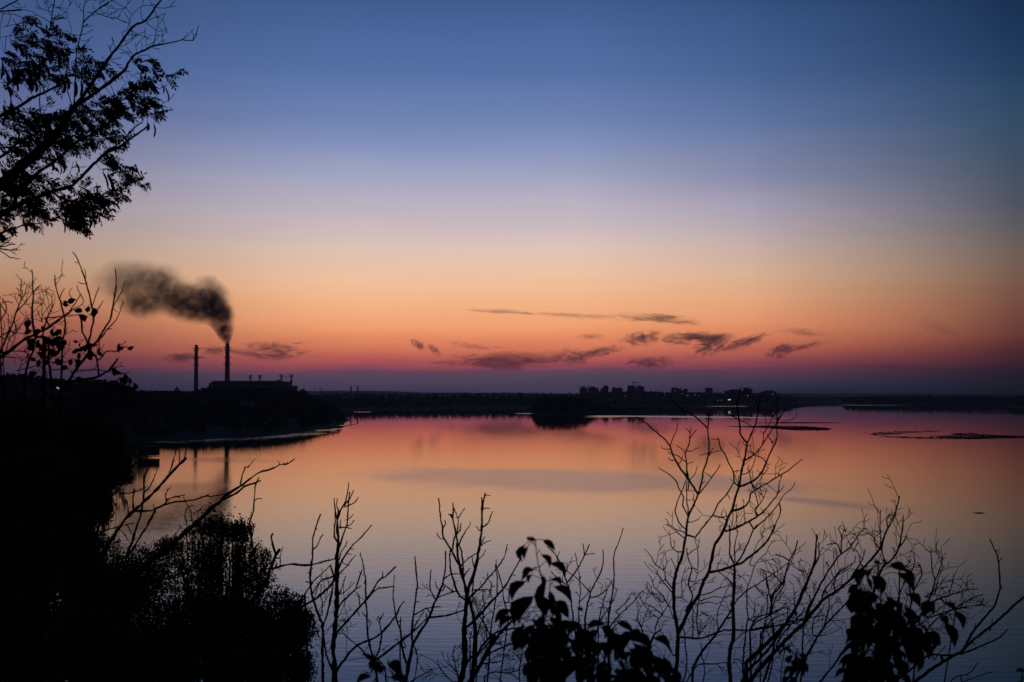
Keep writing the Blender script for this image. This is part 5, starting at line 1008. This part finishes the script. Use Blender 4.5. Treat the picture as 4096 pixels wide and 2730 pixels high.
# ---------- locust tree, upper left
FA = frame(0, 0, 3.136); FA2 = frame(350, 0, 3.136); FA3 = frame(0, 450, 2.851)
p_ = Plant('locust_tree', 'black locust tree with feathery leaves and hanging pods filling the upper left corner', 'tree', 11.0, -900, 71, knob=.12, spread=1.0)
FN = frame(0, 0, 1)
p_.wk = 1.05
p_.many(FN, """120,95:-900 2400 -860 1900 -720 1500 -520 1200; 70,44:-520 1200 -300 1000 -120 830 0 741; 42,34:0 741 35 713 81 667 130 629 154 604 210 555; 32,18:210 555 260 480 306 421; 14,9:306 421 376 376 453 319 500 281; 8,5:500 281 529 230 573 204 611 185; 5,3:611 185 656 177 707 167 729 159; 3,2:729 159 771 164 784 143 790 120 796 102; 14,9:306 421 345 365 380 315 414 265 446 220; 9,6:446 220 474 185 497 153 522 118 548 96; 7,4:548 96 580 85 602 61 621 29 646 0 662 -25; 26,20:-400 1080 -200 960 0 860; 18,12:0 860 53 829 140 794 210 766 281 748; 11,8:281 748 316 720 351 681 386 646 428 611; 8,5:428 611 473 590 509 566 561 527 596 503; 6,3:390 640 420 610 480 570 540 510 570 490; 14,9:60 790 123 720 165 681 210 653 253 618; 9,5:253 618 300 573 351 545 410 510 470 470; 12,8:-150 720 0 630 35 604 70 573 112 552 151 534; 6,4:0 594 60 590 120 585 160 560; 13,10:-300 640 -100 540 0 466 64 434 128 392; 9,6:128 392 172 373 217 351 261 332; 8,5:210 766 246 794 288 808 333 811; 6,4:333 811 368 794 410 790 438 818; 3,2:445 818 481 787 488 769; 9,5:-120 990 0 934 42 920 88 902; 5,3:88 902 147 906 172 915; 4,2:88 902 150 895 196 885 221 874; 7,3:-80 975 0 958 39 953; 6,4:-100 1090 -40 1010 20 985 60 978; 4,2:-60 1010 0 995 40 1003 80 1000; 4,2:-60 1000 0 1005 40 1030 82 1036; 4,2:0 985 30 970 45 955; 4,2:0 995 40 1001 70 994; 4,2:-60 960 0 960 35 952 60 938; 4,2:-80 1000 -10 975 50 972""", tol=160)
p_.many(FA, """11,8:545 1568 520 1450 500 1300 500 1000 490 830; 16,13:560 1600 548 1500; 10,7:500 830 560 620 600 480 640 300; 9,6:640 300 655 150 685 0 700 -60; 6,4:650 240 720 215 780 190 850 110 880 60 920 0; 6,3:632 285 540 230 470 190 400 150 330 125 270 125; 6,3:660 80 625 40 590 0; 13,9:925 1310 940 1100 950 800 970 600 1020 400 1050 250; 8,6:1050 250 1045 100 1075 0; 11,8:1050 278 1110 220 1180 160 1280 80 1420 0 1500 -60; 7,4:1200 160 1260 178 1330 210 1480 235 1568 285; 9,6:900 1330 850 1150 840 950 820 800; 6,4:865 80 890 30 860 0; 14,9:0 1460 100 1400 200 1360 320 1290 400 1230; 9,5:400 1230 540 1170 680 1100 820 1040; 9,6:120 1370 150 1150 190 1050 225 930 230 850; 18,14:-60 150 0 120 120 60 230 0; 6,3:130 58 180 90 230 100 290 95 330 75; 6,3:0 150 90 180 170 182 290 230; 5,3:290 230 360 225 430 260 530 340; 6,3:0 340 80 335 150 320 240 300 300 290; 6,3:0 466 80 462 180 440 260 380; 6,4:232 960 290 1020 340 1110 420 1210; 5,3:225 950 290 950 330 945; 5,3:1050 335 1100 330 1160 328; 4,3:1020 440 1090 420 1170 370; 4,3:1060 520 1110 495 1172 458; 4,3:1190 145 1165 75; 4,3:1180 160 1130 155 1085 158; 5,3:1260 110 1250 0; 4,3:1250 130 1310 160 1380 180 1450 143; 5,3:890 430 885 310 850 250 830 165; 5,3:1400 690 1380 620 1355 565; 5,3:720 100 780 50 790 0; 5,3:680 60 730 100 765 95; 4,3:500 960 620 965 720 940 830 935; 4,3:600 1000 570 1110; 4,3:575 130 570 60 580 0; 5,3:320 450 370 380 430 260""", tol=160)
p_.many(FA2, """7,4:720 270 690 250 665 150 690 50 705 0; 7,4:740 280 850 220 930 190 975 172; 5,3:975 172 940 240 900 310; 8,6:820 580 835 520 850 450 862 380; 6,4:862 380 890 300 855 170 820 80 780 0; 5,3:862 378 800 340 740 290; 6,4:540 370 532 280 560 185; 6,3:560 185 600 140 660 90 720 72 800 70 900 60; 5,3:560 185 520 140 480 100 360 40 300 0; 6,4:525 290 460 270 400 250 380 238; 5,3:380 235 410 155 480 100 510 50 505 0; 6,3:410 595 490 560 560 510 620 440 680 415 735 400; 5,3:730 625 735 510 760 460 820 440; 5,3:890 100 970 108 1030 95 1105 78; 5,3:905 440 940 462 975 410 1003 348; 4,3:900 395 960 385 975 350; 4,3:1190 500 1250 460 1310 390 1330 358; 4,3:1195 498 1230 440 1262 405; 4,3:1325 515 1328 440 1315 395; 3,2:1352 435 1335 430; 5,3:870 575 920 520 925 505; 5,3:920 570 950 530 970 500; 5,3:820 610 860 612 912 620; 5,3:520 290 500 370 435 410; 4,3:435 410 450 470; 5,3:570 390 610 430 740 470; 4,3:485 560 490 520 560 480 640 440; 5,3:595 700 615 640 595 540; 4,3:540 720 500 655; 4,3:575 700 490 590; 4,3:640 690 690 600 680 535; 6,4:560 730 620 735 660 700; 4,3:680 700 765 690 820 775; 3,2:300 690 285 620 262 565; 4,3:245 760 200 740 178 705; 4,3:305 745 360 740 425 722; 4,3:310 775 360 800 438 820; 5,3:215 880 270 800 305 760; 4,3:345 1240 380 1190 470 1125; 4,3:380 1190 370 1140; 6,3:830 1130 900 1110 1000 1070; 5,3:910 1330 990 1275 1050 1230 1090 1180; 5,3:880 1410 980 1395 1085 1375; 3,2:1045 1385 1035 1350; 3,2:830 1480 900 1485 965 1510; 5,3:670 980 690 900 650 840""", tol=160)
p_.many(FA3, """7,4:720 790 760 740 800 680 830 600 840 560; 5,3:835 630 930 625 980 620; 8,5:290 700 330 670 460 630 530 590; 5,4:460 600 400 520; 4,3:690 860 760 780 835 785; 5,3:440 700 430 800 400 860; 7,4:680 960 740 950 840 955 900 930; 4,3:600 930 620 980 610 1050; 5,3:340 1110 450 1080 600 1050; 6,3:600 925 650 1020 700 1045; 4,3:860 450 930 470 1010 500; 5,3:640 1000 560 990 520 980; 5,3:80 1200 110 1280 140 1330; 4,3:1380 960 1440 955; 4,3:0 1400 80 1360; 4,3:0 1470 60 1445 115 1435; 5,3:240 1130 270 1220 280 1290""", tol=160)
p_.twigs(.10, 18, 70, 3.4, depth=1, region=lambda x, y: y < 420 and x < 700, up=.3)
p_.twigs(.07, 20, 60, 3.4, depth=1, region=lambda x, y: y >= 420 and x < 600, up=.0)
DL = 11.0
def pinnate(px, py, ang, Lpx, D, npair=6, droop=.5):
    k = D/F_PX; base = P(px, py, D); dirv = Vector((math.cos(ang), rl.uniform(-.5, .5), -math.sin(ang))).normalized(); q = base; dd = dirv; n = npair+1; pts = [q]
    st = Lpx*k/n; nrm = Vector((rl.gauss(0, .6), -rl.uniform(.15, 1), rl.gauss(.5, .7))).normalized()
    for i in range(n):
        dd = (dd+Vector((0, 0, -droop*.22))).normalized(); q = q+dd*st; pts.append(q)
        side = dd.cross(nrm).normalized(); ll = rl.uniform(17, 23)*k*(.75+.4*math.sin(math.pi*(i+.5)/n))
        if i == n-1: p_.leaf3(q, q+dd*ll, ll*.42, .15, .1, nrm)
        else:
            for s_ in (-1, 1):
                if rl.random() < .06: continue
                d2 = (side*s_+dd*.45+Vector((0, 0, -.35-rl.uniform(0, .4)))+Vector((rl.gauss(0, .12), rl.gauss(0, .12), 0))).normalized(); p_.leaf3(q, q+d2*ll, ll*.36, .15, .1, nrm+Vector((rl.gauss(0, .3), 0, rl.gauss(0, .3))))
    p_.T.tube(pts, [.9*k]*len(pts), 3, cap=False)
clus = [(150,185,85,55,40),(60,260,70,60,26),(215,110,40,25,5),(120,110,45,28,8),(310,290,60,55,20),(395,282,32,20,7),(330,215,28,20,4),(270,165,22,30,4),(225,230,35,45,8),(110,310,60,40,12),(540,345,60,30,9),(590,365,40,45,9),(585,262,45,14,4),(545,275,30,18,3),(450,300,35,18,4),
 (510,430,115,45,38),(400,460,110,55,46),(300,500,80,60,36),(560,400,60,40,14),(620,455,45,25,6),(180,540,115,60,55),(210,480,60,45,20),(60,480,60,50,16),(250,590,60,35,18),(110,600,100,50,26),(30,560,40,80,12),(420,625,40,35,7),(380,560,60,30,14),(450,560,50,30,9),(330,600,35,25,8),(160,300,60,40,14),(240,330,40,30,8),(360,340,40,30,9),
 (470,700,45,30,8),(520,720,45,25,7),(430,680,20,30,4),(340,780,40,28,7),(375,810,45,25,9),(440,795,35,16,5),(270,840,60,30,18),(330,850,60,35,18),(400,840,40,22,8),(300,890,40,35,8),(260,740,30,16,3),(190,745,50,30,8),(90,760,100,50,30),(60,820,80,45,20),(150,820,70,35,14),(40,690,50,40,8),(110,690,50,30,6),(90,870,60,25,7),(170,870,40,25,5),(320,915,10,12,2),(25,640,40,40,7),(190,890,18,8,1)]
clus += [(250,880,50,25,7),(120,900,40,18,4),(300,860,35,25,6),(350,770,30,20,3),(20,930,25,20,3),(30,350,30,30,8),(30,760,35,40,12),(20,880,25,40,6),(130,480,50,40,12),(200,640,70,30,12),(60,160,25,30,3)]
for cx_, cy_, rx_, ry_, n in clus:
    for i in range(int(n*(.98 if cy_ < 650 else 1.35))):
        a = rl.uniform(0, 6.28); r_ = rl.random()**.6; x, y = cx_+math.cos(a)*r_*rx_-12, cy_+math.sin(a)*r_*ry_-8
        hit = p_.near(x, y, 70)
        D = (hit[2] if hit else DL)+rl.uniform(-.25, .25)
        if hit:
            q0 = P(hit[0], hit[1], hit[2]); q1 = P(x, y, D); p_.T.tube([q0, q0.lerp(q1, .5)+Vector((0, 0, .02)), q1], [1.3*D/F_PX, 1.1*D/F_PX, .9*D/F_PX], 3, cap=False)
        pinnate(x, y, rl.uniform(-2.3, .4) if rl.random() < .25 else rl.uniform(-1.2, .5), rl.uniform(40, 72), D, rl.choice((5, 6, 7)), rl.uniform(.4, 1.3))
for x, y, a, L_ in [(655,300,-.2,70),(690,300,.9,60),(625,270,.1,60),(560,262,.2,50),(315,920,1.45,60),(600,270,-.1,60),(530,735,.3,70),(480,790,.5,55),(545,745,.9,60),(195,885,.9,40),(430,800,.2,70),(505,745,1.1,60),(460,590,.8,45),(300,205,.3,90),(660,310,.8,60)]:
    pinnate(x, y, -a if a < 0 else a*-1, L_, DL, 7, .9)
p_.build()
lv = p_.root
# hanging seed pods, a part of their own
def pod(px, py, L_, a=1.45, w=9):
    D = DL+rl.uniform(-.3, .3); pts = []
    for i in range(7):
        t = i/6; x = px+math.cos(a)*L_*t+6*math.sin(t*3); y = py+math.sin(a)*L_*t; pts.append(P(x, y, D+.02*math.sin(t*4)))
    pm = MB(); pm.tube([pts[0]+Vector((0, 0, .03))]+pts, [.5*D/F_PX]+[w/2*D/F_PX*v for v in (.5, .95, 1.0, .9, 1.0, .85, .3)], 6); pm.build('seed_pod', M['pod'], lv, smooth=True)
for (x, y, L_, w) in [(10,250,70,10),(22,280,70,11),(48,290,60,10),(60,320,50,10),(118,290,70,22),(125,310,60,16),(140,330,40,14),(30,350,40,12),(228,215,60,14),(232,250,35,9),(262,300,60,13),(255,320,55,14),(300,330,60,16),(325,330,55,12),(180,260,50,12),(648,340,35,7),(660,350,60,7),(533,350,26,8),(387,745,60,8),(412,690,70,9),(432,700,70,15),(475,745,30,10),(250,880,55,7),(300,870,60,15),(280,880,40,18),(333,880,60,10),(358,880,40,8),(92,885,45,13),(616,500,50,8),(45,415,70,18),(15,430,60,12),(590,495,30,12),(130,850,28,12),(240,660,40,6),(255,655,40,8),(305,655,40,9),(210,660,24,12),(2,940,30,20),(345,900,50,7)]:
    pod(x, y, L_, 1.45+rl.uniform(-.2, .25), w)

# ---------- drooping leafy plants close to the camera
def droop_plant(name, label, D, rootpx, seed, fr, stems, leaves, fill, L_=88, group=None):
    global rl
    pl = Plant(name, label, 'plant', D, rootpx, seed, group, spread=.35, knob=.08); rl = random.Random(seed)
    for w0, w1, xy in stems: pl.branch(fr, w0, w1, xy, tol=60)
    s_ = fr(1, 0)[0]-fr(0, 0)[0]
    def one(x0, y0, x1, y1, wr=.44, D_=None):
        D_ = D_ or D+rl.uniform(-.12, .12); b_ = P(x0, y0, D_); t_ = P(x1, y1, D_+rl.uniform(-.02, .02)); l = math.hypot(x1-x0, y1-y0)
        # blade curved downwards: built of a bent axis
        ax_ = t_-b_; Ln = ax_.length; nrm = Vector((rl.gauss(0, .3), -1, rl.gauss(0, .3))); sd_ = ax_.normalized().cross(nrm).normalized(); up_ = sd_ if sd_.z > 0 else -sd_
        V = []; cv = rl.uniform(.10, .30)
        for t, w in ((0, .08), (.2, .82), (.45, 1.0), (.7, .72), (.9, .26), (1.0, .03)):
            c_ = b_+ax_*t+up_*(Ln*cv*math.sin(math.pi*t)); h = Ln*wr*.84/2*w; f = sd_.cross(ax_.normalized())*(.25*h)
            V += [(c_-sd_*h+f)[:], c_[:], (c_+sd_*h+f)[:]]
        pl.leafV.append(V)
        hit = pl.near(x0, y0, 130)
        if hit:
            q = P(hit[0], hit[1], hit[2]); md = q.lerp(b_, .55)+Vector((0, 0, .12*(q-b_).length)); pl.T.tube([q, md, b_], [1.6*D_/F_PX]*3, 4, cap=False)
    for v in leaves:
        a_ = fr(v[0], v[1]); c_ = fr(v[2], v[3]); one(*a_, *c_, v[4] if len(v) > 4 else .5)
    for cx_, cy_, rx_, ry_, n in fill:
        for i in range(int(n*1.08)):
            a = rl.uniform(0, 6.28); r_ = rl.random()**.5; x, y = cx_+math.cos(a)*r_*rx_, cy_+math.sin(a)*r_*ry_; X0, Y0 = fr(x, y); side = -1 if (x < cx_) ^ (rl.random() < .25) else 1
            th = rl.uniform(.75, 1.5); l = L_*rl.uniform(.55, 1.15); one(X0, Y0, X0+side*math.cos(th)*l, Y0+math.sin(th)*l, rl.uniform(.38, .52))
    pl.build(); return pl
PG = 'drooping leafy plants close to the camera'
droop_plant('leafy_plant', 'drooping leafy plant with large hanging leaves at bottom centre', 3.7, 2180, 81, FE,
 [(9, 5, [560, 1700, 555, 1300, 575, 1000, 590, 800]), (6, 3, [590, 800, 560, 620, 530, 480, 520, 350]), (7, 3, [560, 1300, 700, 1150, 900, 1080, 1100, 1060, 1220, 1045]), (7, 4, [600, 1568, 900, 1350, 1200, 1230, 1400, 1160]), (6, 3, [1400, 1400, 1480, 1250, 1530, 1190]), (6, 3, [560, 1200, 450, 1120, 350, 1010, 300, 950]), (6, 3, [575, 1100, 640, 900, 640, 700])],
 [(520,352,455,350,.7),(470,318,455,352,.9),(585,345,688,440,.5),(430,385,408,540,.55),(455,400,425,520,.45),(570,470,640,590,.5),(640,545,775,665,.42),(505,600,400,640,.55),(470,610,395,700,.5),(480,640,460,720,.5),(435,700,318,875,.5),(580,650,600,760,.5),(650,680,742,745,.5),(680,745,822,880,.5),(600,690,600,1000,.34),(500,830,370,1060,.55),(480,850,340,1100,.5),(680,875,810,980,.55),(700,900,800,1020,.5),(310,945,165,1072,.42),(340,1010,215,1125,.45),(420,1080,368,1260,.5),(880,925,925,965,.6),(500,1240,450,1410,.42),(470,1200,380,1290,.4),(1220,1045,1360,1140,.5),(1290,1165,1450,1240,.8),(1400,1160,1500,1260,.6),(1530,1190,1680,1310,.42),(1380,1160,1200,1220,.6),(900,1050,800,1170,.6),(1120,1060,960,1110,.5),(1080,1100,1180,1130,.5),(1200,1110,1110,1200,.5),(560,820,600,1000,.5),(640,780,645,980,.4)],
 [(600,1000,110,120,14),(600,1200,160,130,26),(620,1420,130,130,26),(820,1130,150,90,22),(800,1350,200,200,26),(1050,1180,170,90,18),(1050,1450,250,110,26),(1350,1250,150,70,16),(1480,1400,170,140,24),(1300,1500,200,70,14),(1620,1500,90,70,8),(480,1130,90,80,10)], 88, PG)
droop_plant('leafy_plant', 'drooping leafy plant with large hanging leaves at the lower right', 4.0, 3530, 82, FF,
 [(9, 5, [1000, 1700, 1000, 1300, 990, 1000, 985, 800]), (6, 3, [985, 800, 975, 700, 970, 665]), (6, 3, [1000, 1250, 1150, 1080, 1230, 950, 1170, 890]), (6, 3, [1000, 1300, 1200, 1180, 1380, 1050, 1500, 960]), (6, 3, [990, 1200, 880, 1000, 830, 850, 880, 720])],
 [(935,660,985,680,.8),(1000,650,1035,665,.8),(1055,680,1190,735,.6),(1110,740,1240,900,.4),(1160,700,1220,860,.35),(880,715,810,830,.75),(930,700,900,790,.5),(820,840,735,900,.6),(850,860,740,960,.55),(1180,900,1285,1010,.45),(1210,920,1280,1000,.5),(1395,965,1310,1080,.75),(1330,970,1390,1060,.6),(1490,965,1545,1020,.7),(1545,1030,1610,1170,.42),(1440,1070,1500,1130,.9),(1470,1120,1545,1310,.45),(1330,1190,1440,1290,.95),(1310,1250,1350,1400,.5),(1200,1300,1270,1480,.5),(1250,1350,1260,1500,.4),(870,1180,720,1280,.5),(790,1350,665,1440,.45),(780,1400,700,1420,.5),(1120,1300,1100,1400,.5),(760,1480,640,1540,.4),(820,960,780,1050,.5)],
 [(900,780,80,50,8),(930,930,150,80,26),(960,1080,170,90,34),(900,1220,150,100,26),(1100,1200,160,110,26),(1150,1050,90,100,14),(950,1380,150,110,28),(950,1520,230,70,22),(1120,1330,90,60,8),(1380,1240,60,60,8),(850,1430,100,60,8)], 82, PG)
droop_plant('leafy_plant', 'small leafy sprig peeping up at the bottom edge, right of the saplings', 3.4, 1500, 83, frame(1100, 1900, 1.889),
 [(5, 3, [790, 1640, 770, 1540, 760, 1430, 700, 1370]), (5, 3, [840, 1640, 850, 1540, 820, 1450]), (5, 3, [900, 1640, 900, 1540, 860, 1430])],
 [(755,1425,650,1350,.35),(730,1430,810,1490,.9),(760,1400,720,1480,.7),(850,1430,960,1500,.75),(880,1440,955,1530,.6),(730,1520,610,1590,.5),(870,1530,1020,1600,.5),(770,1440,790,1510,.8)], [(800,1600,120,30,6)], 80, PG)
droop_plant('leafy_plant', 'small leaf cluster at the bottom edge under the right-hand bare thicket', 4.0, 3170, 84, FF,
 [(5, 3, [360, 1680, 350, 1560, 350, 1480, 345, 1380]), (5, 3, [280, 1640, 300, 1560, 290, 1530])],
 [(320,1360,300,1430,.7),(370,1350,420,1430,.7),(345,1370,350,1490,.8),(380,1400,390,1490,.7),(310,1400,330,1490,.7),(290,1530,250,1590,.7),(310,1520,320,1600,.7)], [(355,1430,35,40,8), (290,1570,30,20,4)], 55, PG)
droop_plant('leafy_plant', 'single pair of leaves at the very bottom right corner', 4.0, 4080, 85, FF,
 [(4, 3, [2060, 1700, 2050, 1560, 2060, 1500])], [(2080,1480,2000,1490,.5),(2060,1530,2110,1568,.5),(2050,1560,2020,1600,.5)], [(2080,1570,25,15,3)], 60, PG)
droop_plant('leafy_plant', 'tiny pointed leaf sprig in the right thicket above the bottom leaf cluster', 6.0, 3145, 86, FF,
 [(4, 3, [230, 1640, 240, 1450, 262, 1340])], [(262,1320,320,1290,.4),(275,1310,240,1335,.5),(262,1330,258,1270,.5)], [(270,1310,20,12,3)], 32, PG)

# ---------- leafy trees and bushes on the near slope (the dark mass at the left)
def crown_tree(name, label, crowns, D, rootpx, leafpx, dens, seed, cat='tree', group='dark leafy trees and bushes on the near slope', stems=5, alpha=.62):
    """crowns: (cx,cy,rx,ry) as seen; leaves fill ellipsoids of real depth, stems fan out from the trunk"""
    r2 = np.random.default_rng(seed); x = (rootpx-CX)/F_PX*D; gz = g1(x, D); root = empty(name, (x, D, gz), label, cat, group); rr = random.Random(seed)
    Ps = []; B = MB(); air = stems > 9
    for cx_, cy_, rx_, ry_ in crowns:
        c_ = P(cx_, cy_, D); a, h = rx_*D/F_PX, ry_*D/F_PX; n = int(dens**1.6*rx_*ry_/leafpx**2*(19.0 if air else 26.0))
        u = r2.normal(size=(n, 3)); u /= np.linalg.norm(u, axis=1)[:, None]; r_ = r2.random(n)[:, None]**.42
        lump = 1+.2*np.sin(u[:, :1]*5+seed)*np.cos(u[:, 2:]*6+seed*2)+.15*np.sin(u[:, :1]*13+u[:, 2:]*11)
        Ps.append(np.array(c_[:])+u*r_*lump*np.array([a, a*.8, h]))
        base = Vector((x, D, gz)); 
        for k in range(stems):
            ang = rr.uniform(-1, 1); tip = c_+Vector((ang*a*.85, rr.uniform(-.5, .5)*a, h*(.9-abs(ang)*.45))); mid = Vector((c_.x*.85+x*.15, c_.y, c_.z-h*1.0)); pts = []
            for i in range(9):
                t = i/8; pts.append(((1-t)**2)*(base-Vector((0, 0, .3)))+2*t*(1-t)*mid+t*t*tip+Vector((rr.gauss(0, .02*a), 0, rr.gauss(0, .02*a))))
            if air:
                for i in range(1, 8):
                    for e in range(9):
                        sp_ = pts[i].lerp(pts[i+1], rr.random()); 
                        if sp_.z > c_.z-h*.9: Ps.append(np.array([[sp_.x+rr.gauss(0, a*.045), sp_.y+rr.gauss(0, a*.045), sp_.z+rr.gauss(0, a*.05)]]))
            w = (rx_*.035 if stems < 9 else 4.5)*D/F_PX; B.tube(pts, [w*(1-.8*i/8) for i in range(9)], 5)
    q = np.concatenate(Ps); n = len(q)
    # leaves in small sprays
    sp = 4; off = r2.normal(0, leafpx*.75*D/F_PX, (n, sp, 3)); c_ = (q[:, None]+off).reshape(-1, 3); n = len(c_)
    s = leafpx*.5*D/F_PX*r2.uniform(.6, 1.2, (n, 1)); a = r2.normal(size=(n, 3)); a[:, 2] -= .3; a /= np.linalg.norm(a, axis=1)[:, None]; b = np.cross(a, r2.normal(size=(n, 3))); b /= np.linalg.norm(b, axis=1)[:, None]
    V = np.stack([c_-a*s, c_-b*s*alpha+a*s*.1, c_+a*s, c_+b*s*alpha+a*s*.1], 1).reshape(-1, 3)
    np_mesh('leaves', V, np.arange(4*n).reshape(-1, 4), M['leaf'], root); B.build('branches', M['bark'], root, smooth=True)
    return root
T_ = [
 ('tree', 'furthest black tree at the left edge, its top just under the lit street lamps', [(60,1740,190,130)], 95, 60, 13, 1.0),
 ('tree', 'black tree whose crown reaches right to the boathouse', [(300,1800,190,150), (430,1830,90,70)], 105, 300, 11, 1.0),
 ('tree', 'black tree bulging out over the cove below the boathouse', [(420,1890,80,70), (495,1915,38,22)], 100, 400, 9, 1.0),
 ('tree', 'large black tree in the middle of the left edge', [(120,1980,230,190)], 55, 100, 15, 1.0),
 ('tree', 'black tree with ragged leafy right side above the leaning dead tree', [(300,1990,120,150), (420,2040,32,80)], 45, 310, 11, .9),
 ('tree', 'black tree low at the left edge', [(90,2280,200,200)], 30, 80, 15, 1.0),
 ('tree', 'black tree behind the foot of the leaning dead tree', [(310,2230,110,150)], 28, 320, 12, 1.0),
 ('bush', 'hazy fine-leaved bush with thin crown, behind the dead boughs', [(440,2200,70,60)], 24, 450, 8, .35),
 ('bush', 'black bush filling the bottom left corner', [(120,2560,230,190)], 18, 120, 15, 1.0),
 ('bush', 'leafy bush left of the round bush, its top sprigs against the water', [(600,2290,130,120), (680,2190,60,45)], 19, 600, 10, .62),
 ('bush', 'black bush below the dead boughs', [(430,2380,190,150)], 20, 420, 12, 1.1),
 ('round_bush', 'round airy bush with fanning stems, sky-lit water showing through it', [(885,2230,172,195), (790,2280,100,140), (1005,2275,85,120), (840,2110,75,35), (955,2125,65,35)], 16, 900, 11.5, .37),
 ('bush', 'broad black bush under the round airy bush', [(760,2540,260,170), (900,2440,150,60)], 15, 760, 13, 1.0),
 ('bush', 'small-leaved bush at the right of the round bush, loose top sprigs', [(1090,2390,100,55), (1170,2415,60,40), (1040,2330,60,50)], 14.5, 1080, 13, .40),
 ('bush', 'tall black bush ending the dark mass, left of the saplings', [(1090,2560,165,150), (1180,2500,70,90)], 14.5, 1090, 12, 1.0),
 ('bush', 'black bush at the bottom, left of the saplings', [(1010,2690,210,110), (1200,2690,55,70)], 13, 1020, 12, .95),
 ('bush', 'black bush at the bottom edge under the broad bush', [(620, 2670, 190, 130)], 13.6, 620, 13, 1.0),
 ('bush', 'black bush between the corner bush and the broad one', [(380,2620,220,190)], 16, 380, 14, 1.0),
]
for k, (nm, lb, cr_, D, rp, lp, dn) in enumerate(T_):
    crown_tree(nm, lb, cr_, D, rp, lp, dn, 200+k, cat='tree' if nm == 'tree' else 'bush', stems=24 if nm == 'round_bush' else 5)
